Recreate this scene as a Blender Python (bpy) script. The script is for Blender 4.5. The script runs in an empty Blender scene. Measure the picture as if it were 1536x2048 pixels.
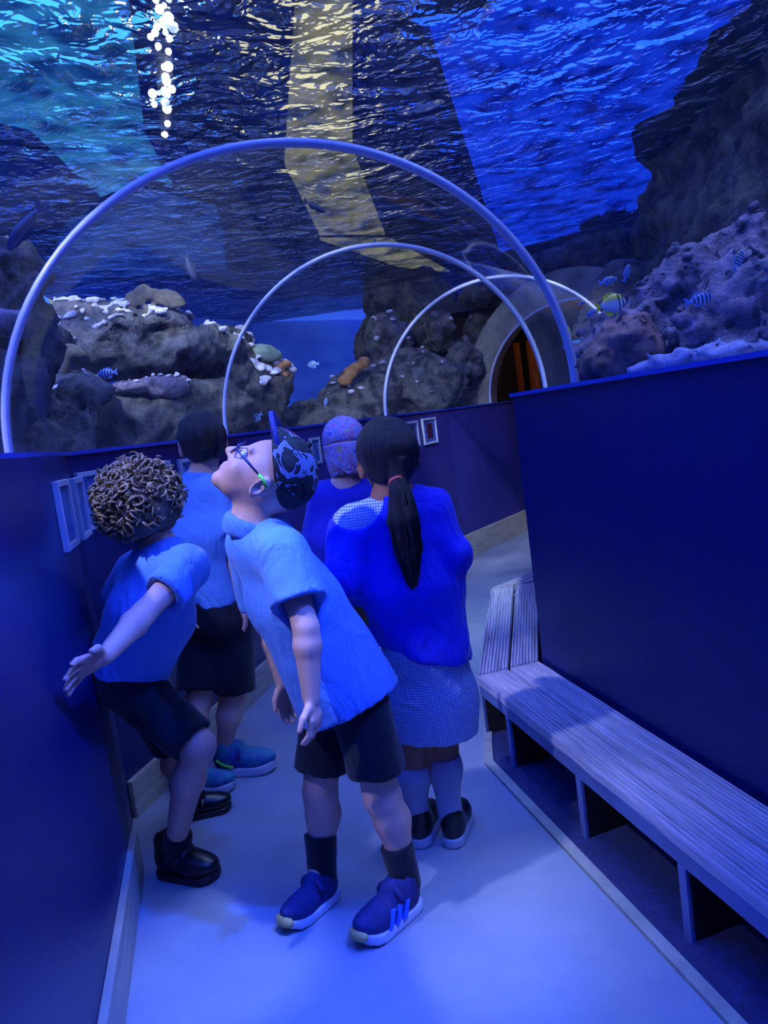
import bpy, bmesh, math, random
import numpy as np
from mathutils import Matrix, Vector
random.seed(7)
scene = bpy.context.scene
C = scene.collection

# ------------------------------------------------------------------ camera
F, EYE = 1540.0, 1.2
PITCH, ROLL = math.radians(6.6), math.atan(0.135)
fwd = np.array([0, math.cos(PITCH), -math.sin(PITCH)])
r0 = np.array([1.0, 0, 0]); u0 = np.cross(r0, fwd)
rgt = math.cos(ROLL)*r0 - math.sin(ROLL)*u0
upv = math.sin(ROLL)*r0 + math.cos(ROLL)*u0
O = np.array([0, 0, EYE])
cam = bpy.data.cameras.new('camera'); co = bpy.data.objects.new('camera', cam); C.objects.link(co)
cam.sensor_fit = 'VERTICAL'; cam.sensor_height = 36; cam.lens = F/2048*36; cam.clip_start = 0.02
M = Matrix([list(rgt)+[0], list(upv)+[0], list(-fwd)+[0], [0, 0, 0, 1]]).transposed()
M.translation = Vector(O); co.matrix_world = M
scene.camera = co

# ------------------------------------------------------------------ world, exposure
world = bpy.data.worlds.new('world'); scene.world = world; world.use_nodes = True
bg = world.node_tree.nodes['Background']
bg.inputs[0].default_value = (0.03, 0.075, 0.45, 1); bg.inputs[1].default_value = 0.35
vs = scene.view_settings
vs.view_transform = 'Standard'; vs.look = 'None'; vs.gamma = 1; vs.use_curve_mapping = False
vs.exposure = 0.0
cy = scene.cycles
cy.use_denoising = True
cy.max_bounces = 10; cy.transparent_max_bounces = 24; cy.transmission_bounces = 8; cy.glossy_bounces = 4; cy.diffuse_bounces = 3
cy.sample_clamp_indirect = 4.0; cy.sample_clamp_direct = 0.0

def ray(x, y): return (x-768)/F*rgt - (y-1024)/F*upv + fwd
def atz(x, y, z):
    d = ray(x, y); return O + (z-EYE)/d[2]*d
def P(x, y, Y):
    d = ray(x, y); return O + Y/d[1]*d
def on_line(x, y, a, b):
    """pixel onto the vertical plane through ground points a, b"""
    d = ray(x, y); n = np.array([b[1]-a[1], -(b[0]-a[0]), 0.0])
    t = n @ (np.array([a[0], a[1], 0])-O) / (n @ d); return O + t*d

# ------------------------------------------------------------------ materials
def lin(c):
    if isinstance(c, str): c = [int(c[i:i+2], 16)/255 for i in (0, 2, 4)]
    return tuple(((v/12.92) if v <= .04045 else ((v+.055)/1.055)**2.4) for v in c[:3])+(1,)
class NT:
    def __init__(s, name):
        s.m = bpy.data.materials.new(name); s.m.use_nodes = True; s.t = s.m.node_tree
        s.t.nodes.clear(); s.out = s.n('ShaderNodeOutputMaterial')
    def n(s, typ, **k):
        nd = s.t.nodes.new(typ)
        for a, v in k.items():
            if a.startswith('i_'): nd.inputs[a[2:].replace('_', ' ')].default_value = v
            else: setattr(nd, a, v)
        return nd
    def l(s, a, b): s.t.links.new(a, b)
    def coords(s, kind='Object', scale=(1, 1, 1), rot=(0, 0, 0)):
        tc = s.n('ShaderNodeTexCoord'); mp = s.n('ShaderNodeMapping')
        mp.inputs['Scale'].default_value = scale; mp.inputs['Rotation'].default_value = rot
        s.l(tc.outputs[kind], mp.inputs['Vector']); return mp.outputs[0]
    def noise(s, vec, scale, detail=4, rough=.55, dist=0):
        nd = s.n('ShaderNodeTexNoise'); nd.inputs['Scale'].default_value = scale
        nd.inputs['Detail'].default_value = detail; nd.inputs['Roughness'].default_value = rough
        nd.inputs['Distortion'].default_value = dist
        s.l(vec, nd.inputs['Vector']); return nd.outputs['Fac']
    def ramp(s, fac, stops, interp='LINEAR'):
        nd = s.n('ShaderNodeValToRGB'); el = nd.color_ramp.elements; nd.color_ramp.interpolation = interp
        while len(el) < len(stops): el.new(.5)
        for e, (p, c) in zip(el, stops): e.position = p; e.color = c if len(c) == 4 else lin(c)
        s.l(fac, nd.inputs[0]); return nd.outputs[0]
    def bump(s, h, strength, dist=.01):
        nd = s.n('ShaderNodeBump'); nd.inputs['Strength'].default_value = strength; nd.inputs['Distance'].default_value = dist
        s.l(h, nd.inputs['Height']); return nd.outputs[0]
    def princ(s, col, rough=.6, bump=None, spec=.5, metal=0, sheen=0):
        b = s.n('ShaderNodeBsdfPrincipled')
        if isinstance(col, (tuple, str, list)): b.inputs['Base Color'].default_value = lin(col) if (isinstance(col, str) or len(col) == 3) else col
        else: s.l(col, b.inputs['Base Color'])
        if isinstance(rough, (int, float)): b.inputs['Roughness'].default_value = rough
        else: s.l(rough, b.inputs['Roughness'])
        b.inputs['Specular IOR Level'].default_value = spec; b.inputs['Metallic'].default_value = metal
        if sheen: b.inputs['Sheen Weight'].default_value = sheen
        if bump: s.l(bump, b.inputs['Normal'])
        s.l(b.outputs[0], s.out.inputs[0]); return s.m
def simple(name, c1, c2=None, scale=20, rough=.6, bmp=0, bscale=None, spec=.5, stretch=(1, 1, 1), metal=0, sheen=0, bd=.004, lo=.35, hi=.65):
    t = NT(name); v = t.coords('Object', stretch)
    col = c1
    if c2: col = t.ramp(t.noise(v, scale), [(lo, lin(c1)), (hi, lin(c2))])
    b = t.bump(t.noise(v, bscale or scale*2, 6, .65), bmp, bd) if bmp else None
    return t.princ(col, rough, b, spec, metal, sheen)
def emit(name, c, strength):
    t = NT(name); e = t.n('ShaderNodeEmission'); e.inputs[0].default_value = lin(c); e.inputs[1].default_value = strength
    t.l(e.outputs[0], t.out.inputs[0]); return t.m

MAT = {}
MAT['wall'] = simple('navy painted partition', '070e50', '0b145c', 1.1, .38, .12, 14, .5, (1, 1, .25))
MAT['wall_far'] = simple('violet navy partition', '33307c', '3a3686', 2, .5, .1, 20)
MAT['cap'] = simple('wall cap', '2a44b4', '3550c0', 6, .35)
MAT['skirt'] = simple('pale softwood skirting', 'a8a08c', 'c4bca6', 6, .5, .25, 30, .4, (1, 1, 7))
def deck_mat(name, ang):
    t = NT(name); v = t.coords('Object', (1, 1, 1), (0, 0, -ang)); mp = t.n('ShaderNodeMapping'); mp.inputs['Scale'].default_value = (.07, 1.3, 1.3); t.l(v, mp.inputs[0]); v = mp.outputs[0]
    g = t.noise(v, 34, 5, .65, .8); c = t.ramp(g, [(.28, lin('88818c')), (.5, lin('c2bac8')), (.72, lin('ece4f0'))])
    return t.princ(c, .6, t.bump(t.noise(v, 60, 5, .7, 1.2), .9, .006), .35)
MAT['bench_rail'] = simple('painted bench frame', '5a689a', '6876a8', 9, .5)
MAT['bench_shaded'] = simple('dark bench underside', '15141a', '1d1a1c', 9, .8)  # dark brown supports with the under-bench shade put into their colour
MAT['frame'] = simple('white picture frame', 'b9c0d2', 'c9cfdf', 9, .45)
MAT['rib'] = simple('acrylic joint strip', 'c2c4da', 'd4d6ea', 7, .3, spec=.7)
MAT['rock'] = simple('grey brown rock', '38363a', '86807c', 11, .85, 1, 30, .3, bd=.06)
MAT['rock_dark'] = simple('dark rock', '30303a', '7c7466', 9, .85, 1, 26, .3, bd=.06, lo=.38, hi=.72)
MAT['rock_purple'] = simple('coralline rock', '4c4450', 'a8949e', 14, .85, 1, 34, .3, bd=.05)
MAT['crust'] = simple('pale coralline crust', 'a8a2b4', 'e8e0ea', 26, .8, .9, 60, .3, bd=.01)
MAT['coral_tan'] = simple('tan plate coral', '4e4638', '6c6048', 14, .8, .6, 50, .3)
MAT['coral_orange'] = simple('orange brown coral', '8a5a34', 'b5844e', 20, .8, .7, 60)
MAT['coral_yellow'] = simple('mustard sponge', '8c8430', 'b0a844', 20, .8, .7, 60)
MAT['sand'] = simple('tank gravel', 'b4b0a8', 'dcd8cc', 40, .9, .8, 90)
MAT['black'] = simple('black leather', '0c0c12', '14141c', 30, .32, .15, 90)
MAT['wood_door'] = simple('orange stained wood', 'b86a3a', 'cd7d48', 5, .5, .1, 20, .4, (8, 8, 1))

# floor: smooth resin screed with faint mottling, glitter flecks
t = NT('resin floor'); v = t.coords()
c = t.ramp(t.noise(v, 1.7, 5, .6), [(.3, lin('7d8798')), (.7, lin('a4adb8'))])
vo = t.n('ShaderNodeTexVoronoi'); vo.inputs['Scale'].default_value = 38; t.l(v, vo.inputs['Vector'])
fl = t.ramp(vo.outputs['Distance'], [(.0, (1, 1, 1, 1)), (.045, (0, 0, 0, 1))])
mx = t.n('ShaderNodeMix', data_type='RGBA'); t.l(fl, mx.inputs['Factor']); t.l(c, mx.inputs['A']); mx.inputs['B'].default_value = lin('f4f8ff')
vs2 = t.n('ShaderNodeTexVoronoi'); vs2.inputs['Scale'].default_value = 1.15; t.l(v, vs2.inputs['Vector'])
MAT['floor'] = t.princ(mx.outputs['Result'], .36, t.bump(t.noise(v, 60, 4), .06, .002), .45)

# acrylic: clear sheet with a soft mirror and a faint pale film put in for water haze
t = NT('clear acrylic')
tr = t.n('ShaderNodeBsdfTransparent'); tr.inputs[0].default_value = (.93, .96, 1, 1)
gl = t.n('ShaderNodeBsdfGlossy'); gl.inputs['Roughness'].default_value = .03
df = t.n('ShaderNodeBsdfDiffuse'); df.inputs[0].default_value = (.7, .8, 1, 1)
lwn = t.n('ShaderNodeLayerWeight'); pw = t.n('ShaderNodeMath', operation='POWER'); pw.inputs[1].default_value = 5; t.l(lwn.outputs['Facing'], pw.inputs[0])
lw = t.n('ShaderNodeMath', operation='MULTIPLY_ADD'); lw.inputs[1].default_value = .3; lw.inputs[2].default_value = .03; t.l(pw.outputs[0], lw.inputs[0])
m1 = t.n('ShaderNodeMixShader'); m1.inputs[0].default_value = .05
t.l(tr.outputs[0], m1.inputs[1]); t.l(df.outputs[0], m1.inputs[2])
m2 = t.n('ShaderNodeMixShader'); t.l(lw.outputs[0], m2.inputs[0]); t.l(m1.outputs[0], m2.inputs[1]); t.l(gl.outputs[0], m2.inputs[2])
t.l(m2.outputs[0], t.out.inputs[0]); MAT['acrylic'] = t.m

# water surface seen from below
t = NT('rippled water'); v = t.coords()
n1 = t.noise(v, 3.6, 3, .5, .9); n2 = t.noise(v, 10, 2, .5, .6)
ad = t.n('ShaderNodeMath', operation='MULTIPLY_ADD'); ad.inputs[1].default_value = .35; t.l(n2, ad.inputs[0]); t.l(n1, ad.inputs[2])
bp = t.bump(ad.outputs[0], 1.0, .16)
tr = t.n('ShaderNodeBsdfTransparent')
dapple_tint = t.ramp(t.noise(v, 6.5, 2, .5, .5), [(.36, (.12, .16, .3, 1)), (.52, (.6, .68, .85, 1)), (.66, (1, 1, 1, 1))]); t.l(dapple_tint, tr.inputs[0])  # transmission tint patterned to paint caustic dapple on the floor
rf = t.n('ShaderNodeBsdfRefraction'); rf.inputs['Roughness'].default_value = 0; rf.inputs['IOR'].default_value = 1.16; t.l(bp, rf.inputs['Normal'])
gl = t.n('ShaderNodeBsdfGlossy'); gl.inputs['Roughness'].default_value = .02; gl.inputs[0].default_value = (.8, .9, 1, 1); t.l(bp, gl.inputs['Normal'])
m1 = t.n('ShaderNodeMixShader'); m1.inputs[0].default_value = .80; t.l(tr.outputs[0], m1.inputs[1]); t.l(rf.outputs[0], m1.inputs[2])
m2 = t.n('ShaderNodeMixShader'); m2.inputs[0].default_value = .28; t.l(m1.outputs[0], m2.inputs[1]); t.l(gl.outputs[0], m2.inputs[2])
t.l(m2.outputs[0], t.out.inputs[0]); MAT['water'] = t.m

# ------------------------------------------------------------------ mesh helpers
def link(o, parent=None):
    C.objects.link(o)
    if parent: o.parent = parent
    return o
def tag(o, label=None, cat=None, group=None, kind=None):
    for k, v in (('label', label), ('category', cat), ('group', group), ('kind', kind)):
        if v: o[k] = v
    return o
def empty(name, loc=(0, 0, 0), label=None, cat=None, group=None, kind=None):
    o = bpy.data.objects.new(name, None); o.location = loc; o.empty_display_size = .05
    link(o); tag(o, label, cat, group, kind); return o
def raw(name, verts, faces, mat=None, parent=None, smooth=False):
    me = bpy.data.meshes.new(name); me.from_pydata([tuple(map(float, v)) for v in verts], [], [tuple(map(int, f)) for f in faces]); me.update()
    if smooth: me.polygons.foreach_set('use_smooth', [True]*len(me.polygons))
    if mat: me.materials.append(MAT[mat] if isinstance(mat, str) else mat)
    o = bpy.data.objects.new(name, me)
    if parent is not None:
        o.parent = parent; o.location = -Vector(parent_world(parent))
    return link(o)
def parent_world(p):
    l = Vector(p.location)
    while p.parent: p = p.parent; l = l+Vector(p.location)
    return l
def quads(name, V, Q, mat, parent=None, smooth=True):
    me = bpy.data.meshes.new(name)
    V = np.asarray(V, np.float32); Q = np.asarray(Q, np.int32)
    me.vertices.add(len(V)); me.vertices.foreach_set('co', V.ravel())
    me.loops.add(Q.size); me.loops.foreach_set('vertex_index', Q.ravel())
    me.polygons.add(len(Q)); me.polygons.foreach_set('loop_start', np.arange(0, Q.size, Q.shape[1], dtype=np.int32))
    me.update(calc_edges=True); me.validate()
    me.polygons.foreach_set('use_smooth', [smooth]*len(me.polygons))
    me.materials.append(MAT[mat] if isinstance(mat, str) else mat)
    o = bpy.data.objects.new(name, me)
    if parent is not None:
        o.parent = parent; o.location = -parent_world(parent)
    return link(o)
class MB:
    def __init__(s): s.v = []; s.f = []
    def add(s, v, f):
        b = len(s.v); s.v += [tuple(map(float, x)) for x in v]; s.f += [tuple(int(i)+b for i in q) for q in f]; return s
    def prism(s, poly, z0, z1):
        n = len(poly); v = [(x, y, z0) for x, y in poly]+[(x, y, z1) for x, y in poly]
        ar = sum(poly[i][0]*poly[(i+1) % n][1]-poly[(i+1) % n][0]*poly[i][1] for i in range(n))
        fs = [tuple(range(n))[::-1], tuple(range(n, 2*n))]+[(i, (i+1) % n, n+(i+1) % n, n+i) for i in range(n)]
        if ar < 0: fs = [q[::-1] for q in fs]
        return s.add(v, fs)
    def obox(s, c, ax, ay, az, hx, hy, hz):
        c = np.array(c, float); A = [np.array(a, float)/np.linalg.norm(a) for a in (ax, ay, az)]
        v = [c+A[0]*hx*i+A[1]*hy*j+A[2]*hz*k for k in (-1, 1) for j in (-1, 1) for i in (-1, 1)]
        f = [(0, 2, 3, 1), (4, 5, 7, 6), (0, 1, 5, 4), (2, 6, 7, 3), (0, 4, 6, 2), (1, 3, 7, 5)]
        if np.cross(A[0], A[1]) @ A[2] < 0: f = [q[::-1] for q in f]
        return s.add(v, f)
    def tube(s, pts, r, n=8, closed=False):
        pts = [np.array(p, float) for p in pts]; m = len(pts); rs = r if isinstance(r, (list, tuple, np.ndarray)) else [r]*m
        v = []; ref = np.array([.31, .17, .93])
        for i, p in enumerate(pts):
            if closed: d = pts[(i+1) % m]-pts[i-1]
            else: d = pts[min(i+1, m-1)]-pts[max(i-1, 0)]
            d = d/(np.linalg.norm(d)+1e-9)
            a = np.cross(d, ref); a /= np.linalg.norm(a)+1e-9; b = np.cross(d, a)
            for k in range(n):
                th = 2*math.pi*k/n; v.append(p+rs[i]*(a*math.cos(th)+b*math.sin(th)))
        f = []
        for i in range(m if closed else m-1):
            for k in range(n):
                i2 = (i+1) % m
                f.append((i*n+k, i2*n+k, i2*n+(k+1) % n, i*n+(k+1) % n))
        if not closed: f += [tuple(range(n)), tuple(range((m-1)*n, m*n))[::-1]]
        f = [q[::-1] for q in f]
        return s.add(v, f)
    def build(s, name, mat, parent=None, smooth=False, bevel=0):
        o = raw(name, s.v, s.f, mat, parent, smooth)
        if bevel:
            b = o.modifiers.new('bevel', 'BEVEL'); b.width = bevel; b.segments = 2; b.limit_method = 'ANGLE'
        return o

def ball(name, c_, r, mat, par):
    bm = bmesh.new(); bmesh.ops.create_uvsphere(bm, u_segments=14, v_segments=10, radius=r); bmesh.ops.translate(bm, verts=bm.verts, vec=Vector(c_))
    v = [tuple(x.co) for x in bm.verts]; f = [tuple(y.index for y in x.verts) for x in bm.faces]; bm.free(); return raw(name, v, f, mat, par, True)

# ------------------------------------------------------------------ signed-distance modelling
_rng = np.random.default_rng(3); _T = _rng.random((32, 32, 32)).astype(np.float32)
def vnoise(p):
    p = np.asarray(p); i = np.floor(p).astype(int); f_ = p-i; f_ = f_*f_*(3-2*f_); i &= 31; j = (i+1) & 31
    x0, y0, z0 = i.T; x1, y1, z1 = j.T; fx, fy, fz = f_.T
    a = _T[x0, y0, z0]*(1-fx)+_T[x1, y0, z0]*fx; b = _T[x0, y1, z0]*(1-fx)+_T[x1, y1, z0]*fx
    c_ = _T[x0, y0, z1]*(1-fx)+_T[x1, y0, z1]*fx; d = _T[x0, y1, z1]*(1-fx)+_T[x1, y1, z1]*fx
    return ((a*(1-fy)+b*fy)*(1-fz)+(c_*(1-fy)+d*fy)*fz)*2-1
def fbm(p, sc, oct=3):
    s = 0; a = 1
    for _ in range(oct): s = s+a*vnoise(p*sc+17.3); sc *= 2.1; a *= .5
    return s
def nrm(v): v = np.array(v, float); return v/np.linalg.norm(v)
def cone(a, b, ra, rb, lat=None, k=1.0):
    """round cone; lat,k: squash factor along the lateral axis (k<1 widens it)"""
    a = np.array(a, float); b = np.array(b, float); ab = b-a; L2 = ab @ ab+1e-12
    def fn(p):
        t = np.clip((p-a) @ ab/L2, 0, 1); q = p-a-t[:, None]*ab
        if lat is not None:
            l = q @ lat; d = np.sqrt(np.maximum((q*q).sum(1)-l*l+(l*k)**2, 0))
        else: d = np.sqrt((q*q).sum(1))
        return d-(ra+t*(rb-ra))
    return fn
def ell(c, rad, X=None, Y=None, Z=None):
    c = np.array(c, float); R = np.eye(3) if X is None else np.stack([nrm(X), nrm(Y), nrm(Z)]); rad = np.array(rad, float)
    def fn(p):
        q = (p-c) @ R.T; k0 = np.sqrt(((q/rad)**2).sum(1)); k1 = np.sqrt(((q/rad**2)**2).sum(1))+1e-9
        return k0*(k0-1)/k1
    return fn
def smin(a, b, k):
    h = np.clip(.5+.5*(b-a)/k, 0, 1); return b*(1-h)+a*h-k*h*(1-h)
def union(prims, k=.02):
    def fn(p):
        d = None
        for q in prims:
            kk = k
            if isinstance(q, tuple): q, kk = q
            e = q(p); d = e if d is None else smin(d, e, kk)
        return d
    return fn
def plane(pt, n):
    pt = np.array(pt, float); n = nrm(n)
    return lambda p: (p-pt) @ n
def cut(fn, *hs):
    def g(p):
        d = fn(p)
        for h in hs: d = np.maximum(d, h(p))
        return d
    return g
def sub(fn, *hs):
    def g(p):
        d = fn(p)
        for h in hs: d = np.maximum(d, -h(p))
        return d
    return g
def wobble(fn, amp, sc, oct=2, st=(1, 1, 1)):
    st = np.array(st); return lambda p: fn(p)+amp*fbm(p*st, sc, oct)
def polygonise(fn, lo, hi, v):
    lo = np.array(lo, float); hi = np.array(hi, float)
    nb = np.ceil((hi-lo)/v/4).astype(int)+1; n = nb*4
    bi = np.stack(np.meshgrid(*[np.arange(k) for k in nb], indexing='ij'), -1).reshape(-1, 3)
    d = fn(lo+(bi*4+1.5)*v)
    D = np.empty(n, np.float32)
    Dv = D.reshape(nb[0], 4, nb[1], 4, nb[2], 4)
    Dv[:] = np.where(d < 0, -1, 1).reshape(nb)[:, None, :, None, :, None]
    act = np.abs(d) < 7.5*v+.012
    ab = bi[act]
    off = np.stack(np.meshgrid(*[np.arange(4)]*3, indexing='ij'), -1).reshape(-1, 3)
    for i in range(0, len(ab), 4000):
        idx = (ab[i:i+4000, None, :]*4+off[None]).reshape(-1, 3)
        D[idx[:, 0], idx[:, 1], idx[:, 2]] = fn(lo+idx*v)
    S = D < 0
    cs = np.zeros(n-1, np.int8)
    for a in (0, 1):
        for b in (0, 1):
            for c_ in (0, 1): cs += S[a:n[0]-1+a, b:n[1]-1+b, c_:n[2]-1+c_]
    cells = np.argwhere((cs > 0) & (cs < 8))
    ids = np.full(n-1, -1, np.int64); ids[tuple(cells.T)] = np.arange(len(cells))
    cor = [(a, b, c_) for a in (0, 1) for b in (0, 1) for c_ in (0, 1)]
    val = [D[cells[:, 0]+a, cells[:, 1]+b, cells[:, 2]+c_] for a, b, c_ in cor]
    acc = np.zeros((len(cells), 3)); cnt = np.zeros(len(cells))
    for i, ci in enumerate(cor):
        for j, cj in enumerate(cor):
            if j > i and sum(abs(x-y) for x, y in zip(ci, cj)) == 1:
                m = (val[i] < 0) != (val[j] < 0); tt = val[i]/(val[i]-val[j]+1e-12)
                pt = np.array(ci)+tt[:, None]*(np.array(cj)-np.array(ci)); acc += pt*m[:, None]; cnt += m
    V = lo+(cells+acc/cnt[:, None])*v
    Q = []
    for ax in range(3):
        o1, o2 = [k for k in range(3) if k != ax]
        sl0 = [slice(None)]*3; sl1 = [slice(None)]*3; sl0[ax] = slice(0, -1); sl1[ax] = slice(1, None)
        A = S[tuple(sl0)]; B = S[tuple(sl1)]
        for flip, mask in ((0, A & ~B), (1, ~A & B)):
            e = np.argwhere(mask)
            e = e[(e[:, o1] > 0) & (e[:, o2] > 0) & (e[:, o1] < n[o1]-1) & (e[:, o2] < n[o2]-1)]
            def cid(d1, d2):
                q = e.copy(); q[:, o1] -= d1; q[:, o2] -= d2; return ids[q[:, 0], q[:, 1], q[:, 2]]
            qd = np.stack([cid(1, 1), cid(0, 1), cid(0, 0), cid(1, 0)], 1)
            if (ax == 1) ^ bool(flip): qd = qd[:, ::-1]
            Q.append(qd)
    Q = np.concatenate(Q); Q = Q[(Q >= 0).all(1)]
    return V, Q
def relax(V, Q, it=1, w=.5):
    for _ in range(it):
        acc = np.zeros_like(V); cnt = np.zeros(len(V))
        for a, b in ((0, 1), (1, 2), (2, 3), (3, 0)):
            np.add.at(acc, Q[:, a], V[Q[:, b]]); np.add.at(cnt, Q[:, a], 1)
            np.add.at(acc, Q[:, b], V[Q[:, a]]); np.add.at(cnt, Q[:, b], 1)
        V = V*(1-w)+w*acc/np.maximum(cnt, 1)[:, None]
    return V
def solid(name, fn, pts, pad, vox, mat, parent=None, smooth=1):
    pts = np.array(pts, float); V, Q = polygonise(fn, pts.min(0)-pad, pts.max(0)+pad, vox)
    if smooth: V = relax(V, Q, smooth)
    return quads(name, V, Q, mat, parent)

# ------------------------------------------------------------------ the setting
WT = 1.24           # top of the partition walls
LW = [(0.13, -2.3), (-0.876, 2.124), (-0.975, 2.47), (-0.66, 3.75), (0.12, 5.2), (0.61, 6.2), (1.31, 7.24), (1.62, 7.7)]
RW = [(1.655, -2.3), (0.511, 2.774), (0.80, 4.1), (1.5, 4.6), (2.38, 6.25), (2.75, 6.9)]
def offset(pl, d):
    """shift a polyline to its left by d"""
    pl = [np.array(p, float) for p in pl]; out = []
    for i, p in enumerate(pl):
        ns = []
        for a, b in ((i-1, i), (i, i+1)):
            if a >= 0 and b < len(pl):
                t_ = nrm(pl[b]-pl[a]); ns.append(np.array([-t_[1], t_[0]]))
        n_ = sum(ns)/len(ns); n_ = n_/(n_ @ n_) if len(ns) > 1 else n_
        out.append(p+n_*d)
    return out

fl = MB(); fl.prism([(-2.5, -2.4), (3, -2.4), (3.6, 9.6), (-2.5, 9.6)], -.1, 0)
tag(fl.build('floor', 'floor'), 'pale speckled resin floor of the tunnel', None, None, 'structure')

def wall_run(name, pl, side, mats, splits, capname):
    """partition: panels between polyline corners, with a cap strip along the top"""
    root = empty(name, (0, 0, 0), None, None, None, 'structure')
    back = offset(pl, .16*side)
    cap_f = offset(pl, -.012*side); cap_b = offset(pl, .17*side)
    for i in range(len(pl)-1):
        b = MB(); q = [pl[i], pl[i+1], back[i+1], back[i]]
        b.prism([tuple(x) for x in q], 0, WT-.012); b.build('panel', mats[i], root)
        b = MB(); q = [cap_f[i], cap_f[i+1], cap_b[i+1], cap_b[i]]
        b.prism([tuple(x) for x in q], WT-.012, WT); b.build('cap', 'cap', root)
    return root
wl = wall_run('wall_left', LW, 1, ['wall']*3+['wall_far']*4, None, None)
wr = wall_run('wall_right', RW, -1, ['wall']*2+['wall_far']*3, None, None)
# proud sheet on the nearest left panel, ends at a visible joint
a, b_ = np.array(LW[0]), np.array(LW[1]); t_ = nrm(b_-a); n_ = np.array([t_[1], -t_[0]])
mb = MB(); mb.prism([tuple(a), tuple(b_), tuple(b_+n_*.022), tuple(a+n_*.022)], .0, WT-.012); mb.build('panel', 'wall', wl)
# skirting boards
def skirting(name, pl, segs, side, proud):
    root = empty(name, (0, 0, 0), None, None, None, 'structure')
    for (p, q, h) in segs:
        p = np.array(p, float); q = np.array(q, float); t_ = nrm(q-p); n_ = np.array([t_[1], -t_[0]])*side
        m = MB(); m.prism([tuple(p+n_*proud), tuple(q+n_*proud), tuple(q+n_*(proud+.02)), tuple(p+n_*(proud+.02))], 0, h)
        m.build('board', 'skirt', root, bevel=.003)
    return root
skirting('baseboard_left', LW, [(LW[0], LW[1], .13)], 1, .022)
skirting('baseboard_far_left', LW, [(LW[2], LW[3], .13), (LW[3], LW[4], .17), (LW[4], LW[5], .2), (LW[5], LW[6], .2), (LW[6], LW[7], .2)], 1, .0)

# vault segments: (left foot, right foot, rise)
ARCH = [((.02, -2.1), (1.60, -1.72), .76), ((-0.885, 1.885), (0.64, 2.39), .725), ((-1.0, 2.5), (0.66, 2.95), .765), ((-0.71, 3.76), (0.93, 4.08), .83),
        ((0.10, 5.27), (1.6, 4.72), .77), ((1.07, 6.93), (2.42, 6.22), .765)]
NA = 48
def arch_pts(A, z0=WT, dr=0.0, n=NA):
    (lx, ly), (rx, ry), a = A; c_ = np.array([(lx+rx)/2, (ly+ry)/2]); h = np.array([(rx-lx)/2, (ry-ly)/2]); L = np.linalg.norm(h)
    out = []
    for k in range(n+1):
        th = math.pi*k/n
        xy = c_-h*math.cos(th)*(1+dr/L); out.append(np.array([xy[0], xy[1], z0+(a+dr)*math.sin(th)]))
    return out
def shell(name, As, label):
    rows = [arch_pts(A) for A in As]; n = NA+1
    # subdivide along the run for smooth curvature
    V = [p for r_ in rows for p in r_]; Q = [(i*n+k, i*n+k+1, (i+1)*n+k+1, (i+1)*n+k) for i in range(len(rows)-1) for k in range(NA)]
    o = quads(name, V, Q, 'acrylic'); tag(o, label, None, None, 'structure'); return o
w1 = shell('window_1', ARCH[0:2], 'clear acrylic tunnel vault arching overhead up to the first rib')
w2 = shell('window_2', ARCH[1:4], 'clear acrylic tunnel vault behind the first rib')
w3 = shell('window_3', ARCH[3:5], 'clear acrylic tunnel vault behind the second rib')
w4 = shell('window_4', ARCH[4:6], 'clear acrylic tunnel vault before the end portal')
def rib(A, par, w=.013, th=.02):
    (lx, ly), (rx, ry), a = A; d = nrm((-(ry-ly), rx-lx, 0)); inn = arch_pts(A, WT, -.012); out = arch_pts(A, WT, .006)
    V = []; Q = []
    for k in range(NA+1):
        V += [inn[k]-d*w, inn[k]+d*w, out[k]+d*w*.8, out[k]-d*w*.8]
    for k in range(NA):
        for j in range(4):
            Q.append((k*4+j, (k+1)*4+j, (k+1)*4+(j+1) % 4, k*4+(j+1) % 4))
    return quads('joint_rib', V, Q, 'rib', par, True)
rib(ARCH[1], w1, .0125); rib(ARCH[3], w2, .015); rib(ARCH[4], w3, .018); rib(ARCH[5], w4, .02)

# tank bed either side of the tunnel
lo_ = offset(LW, .16); ro_ = offset(RW, -.16)
mb = MB(); mb.prism([tuple(p) for p in lo_]+[(1.4, 10.2), (-4.2, 10.2), (-4.2, -2.3)], 1.0, 1.17)
o = mb.build('tank_bed', 'sand'); tag(o, 'pale gravel bed of the tank outside the left wall', None, None, 'structure')
mb = MB(); mb.prism([tuple(p) for p in ro_]+[(4.4, 6.9), (4.4, -2.3)], 1.0, 1.17)
o = mb.build('tank_bed', 'sand'); tag(o, 'pale gravel bed of the tank outside the right wall', None, None, 'structure')
# tank back walls, painted blue
MAT['tankwall'] = simple('blue painted tank wall', '3a70d4', '4a84e4', 1.2, .7, .1, 9)
def tank_wall(name, pl, z0=0.0, z1=2.75):
    root = empty(name, (0, 0, 0), None, None, None, 'structure'); bk = offset(pl, .12)
    for i in range(len(pl)-1):
        mb = MB(); mb.prism([tuple(pl[i]), tuple(pl[i+1]), tuple(bk[i+1]), tuple(bk[i])], z0, z1); mb.build('panel', 'tankwall', root)
tank_wall('wall_tank_left', [(-3.3, -2.3), (-3.2, 3.6), (-2.5, 6.2), (-1.2, 8.9), (1.2, 10.0), (1.75, 9.7)])
tank_wall('wall_tank_right', [(3.3, 8.3), (3.0, 4.0), (3.2, -2.3)])
mb = MB(); mb.prism([(-3.4, -2.42), (3.4, -2.42), (3.4, -2.3), (-3.4, -2.3)], 0, 2.75); tag(mb.build('wall_back', 'tankwall'), None, None, None, 'structure')

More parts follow.
